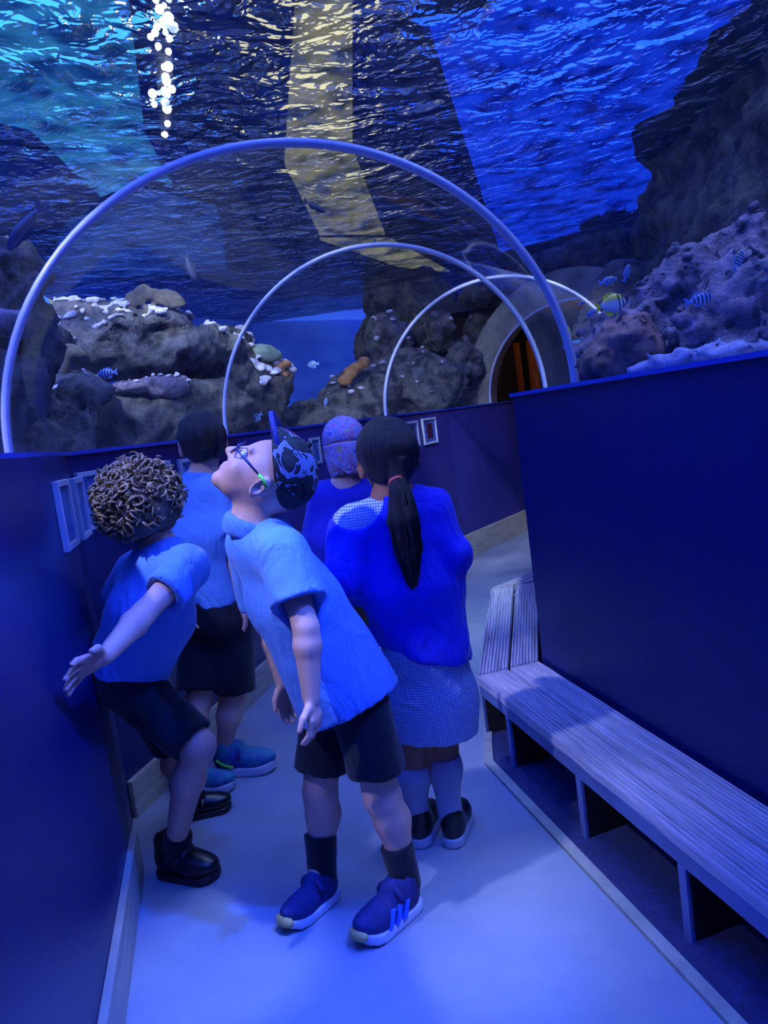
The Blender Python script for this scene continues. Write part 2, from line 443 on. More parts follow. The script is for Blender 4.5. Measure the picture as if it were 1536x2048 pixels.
# water surface
WZ = 2.5
NX, NY = 90, 150
xs = np.linspace(-3.2, 2.98, NX); ys = np.linspace(-2.29, 9.0, NY); g = np.stack(np.meshgrid(xs, ys, indexing='ij'), -1).reshape(-1, 2)
zz = WZ+.012*fbm(np.c_[g, g[:, 0]*0], 2.2, 3)
ii = np.arange(NX*NY).reshape(NX, NY); Q = np.stack([ii[:-1, :-1], ii[1:, :-1], ii[1:, 1:], ii[:-1, 1:]], -1).reshape(-1, 4)
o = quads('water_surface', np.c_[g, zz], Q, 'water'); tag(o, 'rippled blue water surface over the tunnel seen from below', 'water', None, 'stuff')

# hall above the tank
MAT['ceil'] = simple('blue grey hall ceiling', '5a6c90', '7486a8', .8, .8)
CZ = 3.75
mb = MB(); mb.prism([(-6, -3), (8, -3), (8, 16), (-6, 16)], CZ, CZ+.1); tag(mb.build('ceiling', 'ceil'), 'dark ceiling of the hall above the water', None, None, 'structure')
MAT['beam'] = simple('cream painted gantry', 'd8d09a', 'e6deac', 3, .6)
MAT['duct'] = simple('dark duct', '10141c', '181e2a', 3, .7)
def bar3(name, p, q, w, h, mat, label, cat):
    p = np.array(p, float); q = np.array(q, float); d = q-p
    m = MB(); m.obox((p+q)/2, d, np.cross((0, 0, 1), d), (0, 0, 1), np.linalg.norm(d)/2, w/2, h/2)
    return tag(m.build(name, mat, bevel=.02), label, cat)
bz = 3.45
bar3('service_duct', atz(455, -160, bz), atz(500, 440, bz), .6, .22, 'duct', 'wide black service duct beside the glowing cream beam', 'duct')

# lamps above the water, added except the white strip (each a housing with a glowing diffuser)
def lamp(name, p, q, w, mat, label, cat='lamp'):
    p = np.array(p, float); q = np.array(q, float); d = q-p; L = np.linalg.norm(d); root = empty(name, (p+q)/2, label, cat)
    side = np.cross((0, 0, 1), d)
    m = MB(); m.obox((p+q)/2+(0, 0, .05), d, side, (0, 0, 1), L/2+.03, w/2+.03, .04); m.build('housing', 'duct', root)
    m = MB(); m.obox((p+q)/2, d, side, (0, 0, 1), L/2, w/2, .012); m.build('diffuser', mat, root)
    return root
MAT['e_blue'] = emit('blue led', '2c58ff', 30)
MAT['e_cyan'] = emit('cyan led', '3cb0f0', 30)
MAT['e_uplight'] = emit('deep blue led', '1e50ff', 80)
MAT['e_far'] = emit('cool white led', 'c8dcff', 16)
MAT['e_white'] = emit('white tube', 'f0f8ff', 30)
MAT['e_blue2'] = emit('deep blue panel', '1446ff', 4.6)
MAT['e_cyan2'] = emit('cyan panel', '3a9cd8', 3.4)
MAT['e_mid'] = emit('mid blue panel', '3a70e8', 1.5)
MAT['e_cream'] = emit('cream beam glow', 'd0c890', 2.2)
MAT['e_pale'] = emit('pale blue led', '9cb8ff', 24)
LZ = 3.6
def uplight(p, q, w, mat, label):  # uplights added to brighten the ceiling over the water
    p = np.array(p, float); q = np.array(q, float); d = q-p; L = np.linalg.norm(d); side = np.cross((0, 0, 1), d); root = empty('added_uplight', (p+q)/2, label, 'lamp')
    m = MB(); m.obox((p+q)/2-(0, 0, .05), d, side, (0, 0, 1), L/2+.03, w/2+.03, .04); m.build('trough', 'duct', root)
    m = MB(); m.obox((p+q)/2, d, side, (0, 0, 1), L/2, w/2, .012); m.build('diffuser', mat, root)
uplight((2.75, 1.0, 2.9), (2.95, 7.9, 2.9), .25, 'e_uplight', 'added deep blue uplight along the cliff side above the water')
uplight((-3.05, -1, 2.9), (-2.9, 4.6, 2.9), .2, 'e_cyan', 'added cyan uplight along the left edge above the water')
root = empty('glint_batten', atz(322, 60, 3.4), 'white strip light with glowing balls as its glints in the ripples', 'lamp')
m = MB(); p0, p1 = atz(314, -100, 3.46), atz(336, 270, 3.46); m.obox((p0+p1)/2, p1-p0, np.cross((0, 0, 1), p1-p0), (0, 0, 1), np.linalg.norm(p1-p0)/2, .05, .03); m.build('batten', 'duct', root)
rgb_ = random.Random(4)
for i in range(40):  # scattered glowing balls stand in for the strip light's glints
    yy_ = rgb_.uniform(-90, 215) if i < 34 else rgb_.uniform(200, 270)
    ball('glint_ball', atz(318+yy_*.06+rgb_.gauss(0, 13), yy_, 3.4), rgb_.uniform(.014, .03), 'e_white', root)
lamp('added_flood', (.5, -1.2, LZ), (.1, .9, LZ), 1.2, 'e_blue', 'added blue flood panel above the tunnel behind the camera')  # unseen flood panels added to light the tunnel and tank
lamp('added_flood', (-1.2, 1.0, LZ), (-1.35, 3.0, LZ), .6, 'e_blue', 'added blue flood panel above the left wall')
lamp('added_flood', (-2.5, 1.6, LZ), (-2.5, 4.0, LZ), .9, 'e_blue', 'added blue flood panel above the left reef')
lamp('added_flood', (.1, 1.9, LZ), (0.0, 3.4, LZ), .5, 'e_pale', 'added pale flood panel above the children')
lamp('added_flood', (1.7, .6, LZ), (1.5, 3.0, LZ), .6, 'e_pale', 'added pale flood panel above the rock slope')
def glow_shape(name, pix, z, mat, label):
    pts = [atz(x, y, z) for x, y in pix]; c_ = sum(pts)/len(pts); root = empty(name, c_, label, 'lamp')
    m = MB(); m.prism([(p[0], p[1]) for p in pts], z, z+.03); m.build('diffuser', mat, root)
    m = MB(); m.prism([tuple((p+(p-c_)/np.linalg.norm(p-c_)*.04)[:2]) for p in pts], z+.03, z+.1); m.build('housing', 'duct', root)
glow_shape('added_glow_panel', [(860, 60), (1700, -180), (1500, 230), (1330, 420), (1000, 505)], 3.6, 'e_blue2', 'added deep blue glow panel above the cliff side of the tank')  # glow panels added to colour the water surface from above
glow_shape('added_glow_panel', [(-200, -60), (250, -60), (290, 270), (370, 420), (250, 440), (60, 260), (-200, 200)], 3.6, 'e_cyan2', 'added cyan glow panel above the left reef')
glow_shape('added_glow_panel', [(130, 450), (300, 385), (440, 420), (455, 545), (100, 560)], 3.4, 'e_mid', 'added mid blue glow panel far above the left reef')
glow_shape('glowing_beam', [(578, -80), (705, -80), (705, 300), (770, 470), (640, 470), (570, 330)], 3.5, 'e_cream', 'cream gantry beam made to glow, running over the tunnel')  # gantry beam given its own glow, not a lamp
glow_shape('glowing_beam', [(640, 480), (780, 480), (900, 545), (800, 535)], 3.5, 'e_cream', 'far cream gantry beam made to glow over the bend')
def spot(name, pos, target, energy, col, ang, rad, label, blend=.8):  # unseen spots added for floor patches, wall, reef and figures
    pos = np.array(pos, float); d = nrm(np.array(target, float)-pos); root = empty(name, pos, label, 'lamp')
    m = MB(); m.tube([pos-d*.16, pos-d*.03, pos-d*.01], [.05, .07, .07], 14); m.build('housing', 'duct', root, True)
    m = MB(); m.tube([pos-d*.1, np.array([pos[0], pos[1], CZ])], .012, 8); m.build('stem', 'duct', root, True)
    li = bpy.data.lights.new('spot_beam', 'SPOT'); li.energy = energy; li.color = col; li.spot_size = math.radians(ang); li.spot_blend = blend; li.shadow_soft_size = rad
    lo = bpy.data.objects.new('spot_beam', li); lo.parent = root; lo.rotation_euler = Vector(d).to_track_quat('-Z', 'Y').to_euler(); link(lo)
spot('added_spot', (-1.7, .8, 3.3), (-.45, 2.1, .6), 3400, (.62, .66, 1), 40, .06, 'added pale spot lamp aimed at the children from the left')
spot('added_spot', (.98, 1.2, 3.3), atz(1040, 1830, 0), 1200, (.6, .75, 1), 13, .05, 'added pale spot lamp aimed at the floor beside the bench')
spot('added_spot', (.3, 1.2, 3.3), atz(450, 1900, 0), 1800, (.6, .75, 1), 11, .05, 'added pale spot lamp aimed at the floor by the left skirting')
spot('added_spot', (-.9, .5, 3.3), atz(290, 1930, 0), 6500, (.03, .08, 1), 11, .05, 'added deep blue spot lamp aimed at the near left floor')
spot('added_spot', (1.28, .25, 3.3), atz(880, 1970, 0), 4500, (.03, .08, 1), 11, .05, 'added deep blue spot lamp aimed at the middle of the floor')
spot('added_spot', (1.15, .9, 3.3), (-.68, 1.3, .6), 7000, (.03, .1, 1), 34, .06, 'added deep blue spot lamp aimed at the near left wall')
spot('added_spot', (.7, 2.6, 3.3), (.5, 4.4, 0), 3000, (.7, .9, 1), 36, .06, 'added cool white spot lamp aimed at the far floor')
spot('added_spot', (1.0, 3.0, 3.3), (1.1, 6.3, .6), 3000, (.8, .85, 1), 30, .06, 'added cool white spot lamp aimed at the far bend')
spot('added_spot', (-1.78, 2.4, 3.3), P(250, 720, 4.3), 3200, (.7, .82, 1), 55, .06, 'added cool white spot lamp aimed at the left reef')
spot('added_spot', (-.6, 2.9, 3.3), (-.3, 5.6, 1.6), 2600, (.8, .9, 1), 60, .06, 'added cool white spot lamp aimed at the reef behind the wall')

# ------------------------------------------------------------------ step bench along the right wall
BZ = .25
def board_profile(w, n=9, th=.028, gd=.008):
    """grooved decking cross-section: list of (u, z), u from 0..w"""
    top = []; p = w/n
    for i in range(n):
        u = i*p; top += [(u+p*.12, -gd), (u+p*.26, 0), (u+p*.74, 0), (u+p*.88, -gd)]
    return top+[(w, -th), (0, -th)]
def sweep_board(root, f0, f1, b0, b1, u0, u1, seed):
    """board between the bench front line f0-f1 and back line b0-b1, from fraction u0 to u1"""
    pr = board_profile(1.0); m = 26; V = []; n = len(pr); rr = random.Random(seed)
    f0, f1, b0, b1 = [np.array(x, float) for x in (f0, f1, b0, b1)]
    for i in range(m+1):
        s_ = i/m; f = f0+(f1-f0)*s_; b = b0+(b1-b0)*s_; chip = rr.uniform(-.004, .003)
        for k, (u, z) in enumerate(pr):
            uu = u0+(u1-u0)*u; q = f+(b-f)*uu
            if u < .06 and u0 < .01: q = q+(b-f)/np.linalg.norm(b-f)*max(0, -chip)*1.6
            V.append((q[0], q[1], BZ+z+(rr.uniform(-.0012, .0008) if z == 0 else 0)))
    Fc = [(i*n+k, i*n+(k+1) % n, (i+1)*n+(k+1) % n, (i+1)*n+k) for i in range(m) for k in range(n)]
    Fc += [tuple(range(n))[::-1], tuple(range(m*n, m*n+n))]
    dd = f1-f0; o = raw('deck_board', V, Fc, deck_mat('weathered decking', math.atan2(dd[1], dd[0])), root)
    return o
def bench(label, f0, f1, b0, b1, posts, seed):
    f0, f1, b0, b1 = [np.array(x, float) for x in (f0, f1, b0, b1)]
    root = empty('step_bench', (*(f0+f1+b0+b1)/4, 0), label, 'bench', 'deck board benches along the right wall')
    sweep_board(root, f0, f1, b0, b1, 0, .485, seed); sweep_board(root, f0, f1, b0, b1, .515, .985, seed+1)
    d = nrm(f1-f0); L = np.linalg.norm(f1-f0); nb = nrm((b0+b1-f0-f1))
    c_ = (f0+f1)/2+nb*.016
    m = MB(); m.obox((*c_, BZ-.028-.022), (*d, 0), (*nb, 0), (0, 0, 1), L/2-.004, .012, .0215); m.build('front_rail', 'bench_rail', root, bevel=.002)
    for s_ in posts:
        p = f0+d*s_+nb*.115
        m = MB(); m.obox((*p, (BZ-.072)/2), (*d, 0), (*nb, 0), (0, 0, 1), .013, .1, (BZ-.073)/2); sp_ = m.build('support', 'bench_shaded', root)
        m = MB(); m.obox((*(p-nb*.106), (BZ-.072)/2), (*d, 0), (*nb, 0), (0, 0, 1), .014, .006, (BZ-.073)/2); m.build('front_batten', 'bench_rail', sp_, bevel=.002)
    return root
fr = lambda y: np.array([.259+(.588-.259)*(2.678-y)/(2.678-1.282), y])
bk = lambda y: np.array([.511+.2238*(2.774-y), y])-np.array([.012, .003])
f_near, b_near = fr(-.3), bk(-.2); f_c, b_c = fr(2.70), np.array([.500, 2.770])
L1 = np.linalg.norm(f_c-f_near)
def s_at(y): return np.linalg.norm(fr(y)-f_near)
bench('grooved deck board bench with split front edge along the tall navy panel', f_near, f_c, b_near, b_c, [s_at(2.46), s_at(1.988), s_at(1.543), s_at(1.08), s_at(.6)], 1)
f2, b2 = np.array([.505, 4.02]), np.array([.772, 4.05])
bench('short grooved deck board bench bending away behind the tall navy panel', f_c+(.004, .012), f2, b_c+(0, .014), b2, [.05, .6, 1.2], 11)
f3, b3 = np.array([1.28, 4.78]), np.array([1.46, 4.6])
bench('far deck board bench section past the second bend', f2+(.004, .012), f3, b2+(.0, .014), b3, [.1, .7], 21)
# pale edging strip on the floor in front of the bench, dark sheet for the shade under it
strip = [np.array(p, float) for p in [(.90, -.4), (.507, 1.319), (.226, 2.511), (.245, 2.66), (.47, 4.1), (1.22, 4.85)]]
MAT['strip'] = simple('pale floor edging', '8f9088', 'a4a498', 12, .6)
so = offset(strip, -.03)
root = empty('trim_1', (0, 0, 0), None, None, None, 'structure')
for i in range(len(strip)-1):
    m = MB(); m.prism([tuple(strip[i]), tuple(strip[i+1]), tuple(so[i+1]), tuple(so[i])], 0, .012); m.build('edging', 'strip', root)
MAT['underbench_shade'] = simple('dark carpet', '23294e', '2b3260', 60, .95, .3, 200)  # dark strip colour carries the shade under the benches
root = empty('shade_strip', (0, 0, 0), None, None, None, 'structure')
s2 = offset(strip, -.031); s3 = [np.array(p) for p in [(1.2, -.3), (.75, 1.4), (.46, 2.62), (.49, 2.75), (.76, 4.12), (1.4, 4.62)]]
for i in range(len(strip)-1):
    m = MB(); m.prism([tuple(s2[i]), tuple(s2[i+1]), tuple(s3[i+1]), tuple(s3[i])], 0, .006); m.build('underbench_shade', 'underbench_shade', root)
tag(bpy.data.objects['trim_1'], 'pale edging strip along the floor in front of the benches'); tag(bpy.data.objects['shade_strip'], 'dark strip standing for the shade under the benches')

# ------------------------------------------------------------------ picture frames on the left wall
def print_mat(name, seed):
    t = NT(name); v = t.coords('Generated')
    sx = t.n('ShaderNodeSeparateXYZ'); t.l(v, sx.inputs[0])
    vo = t.n('ShaderNodeTexVoronoi'); vo.inputs['Scale'].default_value = 3+seed*.4; t.l(v, vo.inputs['Vector'])
    c = t.ramp(vo.outputs['Color'], [(.2, lin('2a4a9a')), (.5, lin('4a78cc')), (.75, lin('8aa6d8'))], 'CONSTANT')
    n_ = t.noise(v, 9, 3)
    c2 = t.ramp(n_, [(.42, lin('3058b0')), (.5, lin('6a90d6')), (.62, lin('2a3a60'))])
    mx = t.n('ShaderNodeMix', data_type='RGBA'); mx.inputs['Factor'].default_value = .5; t.l(c, mx.inputs['A']); t.l(c2, mx.inputs['B'])
    return t.princ(mx.outputs['Result'], .35)
MAT['print_red'] = simple('maroon print', '4a1834', '6a2a44', 12, .4)
def facet_of(px, py):
    best = None
    for i in range(len(LW)-1):
        q = on_line(px, py, LW[i], LW[i+1]); a, b = np.array(LW[i]), np.array(LW[i+1]); s_ = (q[:2]-a) @ (b-a)/((b-a) @ (b-a))
        if -.02 <= s_ <= 1.02 and q[1] > 0: return i, q
    return None
def pframe(tl, br, label, k, plain=None, tilt=0.0, proud=0.0, i=None):
    if i is None: i, A = facet_of(*tl)
    else: A = on_line(*tl, LW[i], LW[i+1])
    B = on_line(*br, LW[i], LW[i+1])
    a, b = np.array(LW[i]), np.array(LW[i+1]); t2 = nrm(b-a); nn = np.array([t2[1], -t2[0]])
    e = np.array([t2[0], t2[1], 0]); n3 = np.array([nn[0], nn[1], 0])
    w = (B-A) @ e/2; h = (A[2]-B[2])/2; c_ = (A+B)/2; off = proud+(.022 if i == 0 else 0)
    root = empty('picture_frame', c_+n3*off, label, 'picture frame', 'framed fish charts on the left wall')
    up = nrm(np.array([0, 0, 1])+e*tilt); ee = nrm(e-np.array([0, 0, 1])*tilt); w = abs(w); h = abs(h); bw = min(.016, w*.3)
    m = MB()
    for sx_, sz_ in ((-1, 0), (1, 0), (0, -1), (0, 1)):
        if sx_: m.obox(c_+n3*(off+.008)+ee*sx_*(w-bw/2), ee, n3, up, bw/2, .008, h)
        else: m.obox(c_+n3*(off+.008)+up*sz_*(h-bw/2), ee, n3, up, w-bw, .008, bw/2)
    m.build('frame', 'frame', root, bevel=.002)
    m = MB(); m.obox(c_+n3*(off+.004), ee, n3, up, w-bw, .003, h-bw); m.build('print', print_mat('fish chart', k), root)
    if plain:
        m = MB(); m.obox(c_+n3*(off+.0075), ee, n3, up, (w-bw)*.45, .0005, (h-bw)*.7); m.build('photo', plain, root)
    return root
pframe((82, 967), (132, 1091), 'tall narrow white framed chart at the near end of the row', 1, i=0)
pframe((120, 960), (160, 1072), 'narrow white framed chart overlapped by the wide one', 2, i=0)
pframe((146, 947), (224, 1048), 'wide white framed chart with text column and striped fish', 3, i=2)
pframe((230, 937), (296, 1035), 'white framed chart behind the curly hair', 4)
pframe((300, 926), (350, 1016), 'white framed chart beside the dark haired head', 5)
pframe((352, 920), (398, 1005), 'white framed chart hidden behind the dark haired boy', 6)
pframe((588, 882), (612, 930), 'small white framed chart right of the camouflage cap', 7)
pframe((616, 877), (642, 926), 'small white framed chart left of the printed hat', 8)
pframe((806, 845), (838, 892), 'small white framed chart with dark photo beside the girl', 9, 'print_red')
pframe((841, 838), (874, 885), 'small white framed chart with maroon photo, last of the row', 10, 'print_red')

# ------------------------------------------------------------------ end portal, doors beyond
A = ARCH[5]; L5, R5 = np.array(A[0]), np.array(A[1]); d5 = nrm(R5-L5); n5 = np.array([-d5[1], d5[0]])
portal = empty('wall_end', (0, 0, 0), None, None, None, 'structure')
MAT['portal'] = simple('mottled portal render', '6a675c', '97917c', 5, .8, .7, 18)
inn = arch_pts(A, WT, .015); ex = []
c5 = np.array([*(L5+R5)/2, WT])
V = []; Q = []
for k, p in enumerate(inn):
    th = math.pi*k/NA
    q = np.array([*((L5+R5)/2-d5*.98*math.cos(th)), WT+1.02*math.sin(th)])
    for dd in (0, .25):
        V += [p+np.array([*n5*dd, 0]), q+np.array([*n5*dd, 0])]
for k in range(NA):
    a = k*4; b = a+4
    Q += [(a, b, b+1, a+1), (a+2, a+3, b+3, b+2), (a, a+2, b+2, b), (a+1, b+1, b+3, a+3)]
quads('arch_surround', V, Q, 'portal', portal, False)
# dark lobby behind the portal
MAT['lobby'] = simple('dark lobby wall', '141028', '1c1638', 4, .8)
bc = (L5+R5)/2+n5*2.6
m = MB(); m.obox((*bc, 1.05), (*d5, 0), (*n5, 0), (0, 0, 1), 1.3, .05, 1.05); m.build('back_panel', 'lobby', portal)
for s_ in (-1, 1):
    m = MB(); m.obox((*((L5+R5)/2+n5*1.42+d5*s_*1.2), 1.05), (*d5, 0), (*n5, 0), (0, 0, 1), .05, 1.15, 1.05); m.build('side_panel', 'lobby', portal)
m = MB(); m.obox((*((L5+R5)/2+n5*1.42), 2.15), (*d5, 0), (*n5, 0), (0, 0, 1), 1.26, 1.24, .05); m.build('lobby_ceiling', 'lobby', portal)
door = empty('door_1', (0, 0, 0), 'orange wooden door ajar beyond the end portal', None, None, 'structure')
lob = (L5+R5)/2+n5*1.5; bl = empty('added_lobby_lamp', (*lob, 2.0), 'warm lamp added in the lobby beyond the portal', 'lamp')  # lobby lamp added to brighten the door posts
ball('globe', (*lob, 1.95), .07, emit('warm globe', 'ffc080', 30), bl); m = MB(); m.tube([(*lob, 2.01), (*lob, 2.1)], .015, 8); m.build('stem', 'duct', bl, True)
q0 = on_line(1036, 780, bc-d5-n5*.4, bc+d5-n5*.4); q1 = on_line(1072, 780, bc-d5-n5*.4, bc+d5-n5*.4)
for q, w_ in ((q0, .07), (q1, .05)):
    m = MB(); m.obox((q[0], q[1], .95), (*d5, 0), (*n5, 0), (0, 0, 1), w_, .03, .95); m.build('door_post', 'wood_door', door, bevel=.004)
m = MB(); m.obox((q0[0]-d5[0]*.45, q0[1]-d5[1]*.45, .95), (*d5, 0), (*n5, 0), (0, 0, 1), .37, .02, .95); m.build('door_leaf', 'wall', door)

# ------------------------------------------------------------------ rocks and corals in the tank
def rock(name, label, blobs, mat, vox=.022, amp=.05, sc=5, k=.06, crust=None, cat='rock', crustmat='crust'):
    """blobs: (centre xyz, radii); crust: (n, seed, zmin fraction) nodules on the upper faces"""
    pr = [ell(c_, r_) for c_, r_ in blobs]; f0_ = union(pr, k); fn = lambda p: f0_(p)+amp*fbm(p, sc, 3)+amp*.9*(np.abs(fbm(p+3.1, sc*1.7, 3))-.4)+amp*.25*fbm(p, sc*6, 2)
    lo = np.min([np.array(c_)-np.array(r_) for c_, r_ in blobs], 0); hi = np.max([np.array(c_)+np.array(r_) for c_, r_ in blobs], 0)
    fn2 = cut(fn, plane((0, 0, 1.165), (0, 0, -1)))
    V, Q = polygonise(fn2, lo-.1, hi+.1, vox); V = relax(V, Q, 1)
    base = V[:, :].mean(0); root = empty(name, (base[0], base[1], max(1.17, V[:, 2].min())), label, cat)
    o = quads('rock_body' if cat == 'rock' else 'coral_body', V, Q, mat, root)
    if crust:
        n, seed, frac, size = crust; rg = np.random.default_rng(seed)
        nz = np.zeros(len(V)); e1 = V[Q[:, 2]]-V[Q[:, 0]]; e2 = V[Q[:, 3]]-V[Q[:, 1]]; fnn = np.cross(e1, e2); fnn /= np.linalg.norm(fnn, axis=1)[:, None]+1e-9
        zc = V[Q].mean(1); zmin = V[:, 2].min()+frac*(V[:, 2].max()-V[:, 2].min())
        cand = np.where((fnn[:, 2] > .15) & (zc[:, 2] > zmin) & (fnn[:, 1] < .5))[0]
        if len(cand):
            pick = rg.choice(cand, min(n, len(cand)), replace=False)
            pr2 = [ell(zc[i]+fnn[i]*.005, rg.uniform(.5, 1.2, 3)*size*np.array([1, 1, .6])) for i in pick]
            def fc(p):
                d = np.full(len(p), 9.0)
                for q in pr2: d = np.minimum(d, q(p))
                return d+.008*fbm(p, 30, 2)
            pts = zc[pick]; V2, Q2 = polygonise(fc, pts.min(0)-.1, pts.max(0)+.1, vox*.75); V2 = relax(V2, Q2, 1)
            o = quads('coralline_crust', V2, Q2, crustmat, root); o['kind'] = 'stuff'
    return root
def B(px, py, Y, rx, ry, rz): return (P(px, py, Y), (rx, ry, rz))
# left side, between the first and second ribs
rock('reef_rock', 'broad overhanging reef rock with pale crusted top below the plate coral', [B(200, 690, 4.5, .36, .3, .19), B(320, 710, 4.6, .38, .3, .16), B(270, 655, 4.5, .3, .25, .1), B(120, 640, 4.6, .14, .2, .07)], 'rock', crust=(130, 1, .6, .03))
rock('reef_rock', 'long low ledge rock reaching behind the second rib', [B(400, 705, 4.9, .28, .2, .1), B(430, 760, 5.0, .26, .25, .24), B(420, 690, 4.8, .2, .15, .05)], 'rock', crust=(80, 2, .72, .028))
rock('reef_rock', 'dark boulder standing under the overhanging ledge', [B(300, 860, 4.3, .42, .25, .22), B(400, 830, 4.5, .3, .25, .2)], 'rock_dark')
rock('reef_rock', 'sloping rock with pale lumps beside the mustard sponge', [B(105, 690, 4.0, .1, .2, .08), B(85, 650, 3.9, .09, .2, .07), B(150, 770, 3.9, .13, .2, .07), B(70, 760, 3.9, .12, .2, .1), B(110, 830, 3.8, .2, .2, .14)], 'rock', amp=.03, crust=(90, 3, .35, .024))
rock('reef_rock', 'flat topped grey ledge rock under the striped fish', [B(300, 772, 4.2, .2, .15, .035), B(340, 785, 4.2, .1, .12, .04)], 'rock_purple', vox=.016, amp=.02, crust=(14, 4, .6, .02))
rock('reef_rock', 'grey boulder at the foot of the sloping rock', [B(120, 870, 3.3, .16, .15, .16), B(60, 880, 3.1, .14, .15, .14), B(150, 800, 3.5, .13, .15, .07)], 'rock')
rock('reef_rock', 'dark rock stack left of the first rib', [B(20, 560, 3.1, .14, .2, .16), B(-20, 640, 2.9, .16, .2, .2), B(40, 700, 3.2, .1, .2, .2), B(-30, 790, 2.7, .2, .2, .2)], 'rock_dark')
rock('reef_rock', 'pale domed rock left of the first rib', [B(10, 640, 2.75, .09, .1, .04), B(-10, 660, 2.75, .12, .1, .05)], 'rock_purple', vox=.016, amp=.02)
# between second and third ribs
rock('reef_rock', 'coral covered rock stack just behind the second rib', [B(500, 800, 5.9, .26, .3, .3), B(540, 760, 6.0, .2, .25, .14), B(480, 740, 5.9, .16, .2, .3)], 'rock_dark', crust=(60, 5, .4, .045))
rock('reef_rock', 'long sloping rock rising toward the third rib', [B(640, 840, 6.6, .4, .3, .16), B(720, 800, 6.8, .4, .3, .25), B(810, 780, 7.0, .4, .3, .35), B(780, 690, 7.4, .2, .3, .3)], 'rock', crust=(30, 6, .3, .035))
rock('reef_rock', 'tall shadowy rock tower under the cream reflection', [B(790, 600, 7.9, .3, .3, .3), B(770, 700, 7.9, .3, .3, .4), B(850, 640, 7.8, .35, .3, .5)], 'rock_dark')
rock('reef_rock', 'mottled rock bank between third rib and portal', [B(870, 770, 6.75, .3, .2, .25), B(925, 745, 7.05, .22, .2, .3), B(880, 670, 7.2, .16, .2, .2), B(960, 660, 7.35, .13, .15, .25), B(975, 720, 7.3, .1, .15, .3)], 'rock', crust=(24, 8, .2, .03))
# right side
rock('reef_rock', 'knobbly purple rock slope rising away from the yellow fish', [B(1260, 690, 2.55, .16, .14, .1), B(1330, 650, 2.6, .18, .16, .12), B(1420, 610, 2.55, .2, .18, .16), B(1500, 580, 2.5, .2, .2, .2), B(1400, 700, 2.45, .3, .15, .1), B(1560, 650, 2.2, .25, .2, .2)], 'rock_purple', vox=.013, amp=.05, sc=11, crust=(40, 9, .2, .024), crustmat='rock_purple')
rock('reef_rock', 'reddish brown coral mound at the foot of the purple slope', [B(1235, 700, 2.35, .06, .07, .07), B(1270, 690, 2.3, .07, .07, .08), B(1200, 730, 2.3, .06, .06, .05)], simple('reddish coral', '5e4038', '8a6456', 30, .85, 1, 60), vox=.011, amp=.025, sc=16)
rock('reef_rock', 'pale rubble along the top of the navy panel', [B(1320, 733, 2.2, .1, .05, .024), B(1410, 716, 2.15, .12, .05, .026), B(1510, 698, 2.05, .12, .05, .028)], simple('pale gravel', '7c7690', 'b4aec4', 40, .9, 1, 90), vox=.011, amp=.012, sc=22)
rock('reef_rock', 'green brown rock in the corner right of the first rib', [B(1225, 660, 5.0, .24, .3, .25), B(1260, 620, 5.2, .3, .3, .3), B(1205, 720, 4.6, .15, .2, .16)], 'rock_dark')

rock('reef_rock', 'dark rock mass over the end portal reaching the surface', [B(1130, 535, 7.0, .35, .25, .2), B(1230, 490, 6.7, .4, .25, .24), B(1060, 570, 7.2, .3, .3, .16), B(980, 590, 7.2, .3, .3, .13)], 'rock_dark')
# cliff face on the right that reaches up through the surface
ny, nz = 230, 70
yy = np.linspace(-2.2, 6.0, ny); zc_ = np.linspace(1.1, 2.72, nz); gy, gz = np.meshgrid(yy, zc_, indexing='ij')
base = np.interp(gy, [-2.2, 2.0, 3.4, 4.8, 5.0, 5.9, 6.9, 8.6], [2.15, 1.92, 1.86, 1.89, 2.22, 2.3, 1.9, 2.6])
gx = base-(2.6-gz)*.12+.13*fbm(np.c_[gy.ravel(), gz.ravel()*1.6, gy.ravel()*0], 1.8, 5).reshape(gy.shape)-.07*np.abs(fbm(np.c_[gy.ravel(), gz.ravel(), gy.ravel()*0+5], 4.5, 4)).reshape(gy.shape)
ii = np.arange(ny*nz).reshape(ny, nz); Vf = np.stack([gx, gy, gz], -1).reshape(-1, 3); nV = len(Vf); Vb = Vf.copy(); Vb[:, 0] = 2.85
Qf = np.stack([ii[:-1, :-1], ii[:-1, 1:], ii[1:, 1:], ii[1:, :-1]], -1).reshape(-1, 4)
rim = list(ii[:, 0])+list(ii[-1, 1:])+list(ii[::-1, -1][1:])+list(ii[0, ::-1][1:-1])
Qs = [(rim[i], rim[(i+1) % len(rim)], rim[(i+1) % len(rim)]+nV, rim[i]+nV) for i in range(len(rim))]
o = quads('rock_cliff', np.r_[Vf, Vb], np.r_[Qf, np.array(Qs), Qf[:, ::-1]+nV], 'rock_dark'); tag(o, 'dark craggy rock wall rising to the water surface on the right', 'rock wall')

def coral(name, label, prims, pts, mat, vox=.009, amp=.008, sc=22, k=.02):
    fn = wobble(union(prims, k), amp, sc, 2); pts = np.array(pts)
    V, Q = polygonise(fn, pts.min(0)-.1, pts.max(0)+.1, vox); V = relax(V, Q, 1)
    o = quads(name, V, Q, mat); tag(o, label, 'coral'); return o
Yc = 4.4
a0 = P(302, 655, Yc); a1 = P(302, 625, Yc); a2 = P(272, 598, Yc); a3 = P(338, 598, Yc)
coral('plate_coral', 'brown two lobed plate coral standing on the crusted reef rock', [cone(a0, a1, .035, .04), (ell(a2, (.105, .022, .05), (1, 0, .55), (0, 1, 0), (-.55, 0, 1)), .04), (ell(a3, (.095, .022, .05), (1, 0, -.55), (0, 1, 0), (.55, 0, 1)), .04)], [a0, a1, a2, a3], 'coral_tan', amp=.01)
a0 = P(130, 740, 3.75); a1 = P(140, 705, 3.75); a2 = P(150, 705, 3.75)
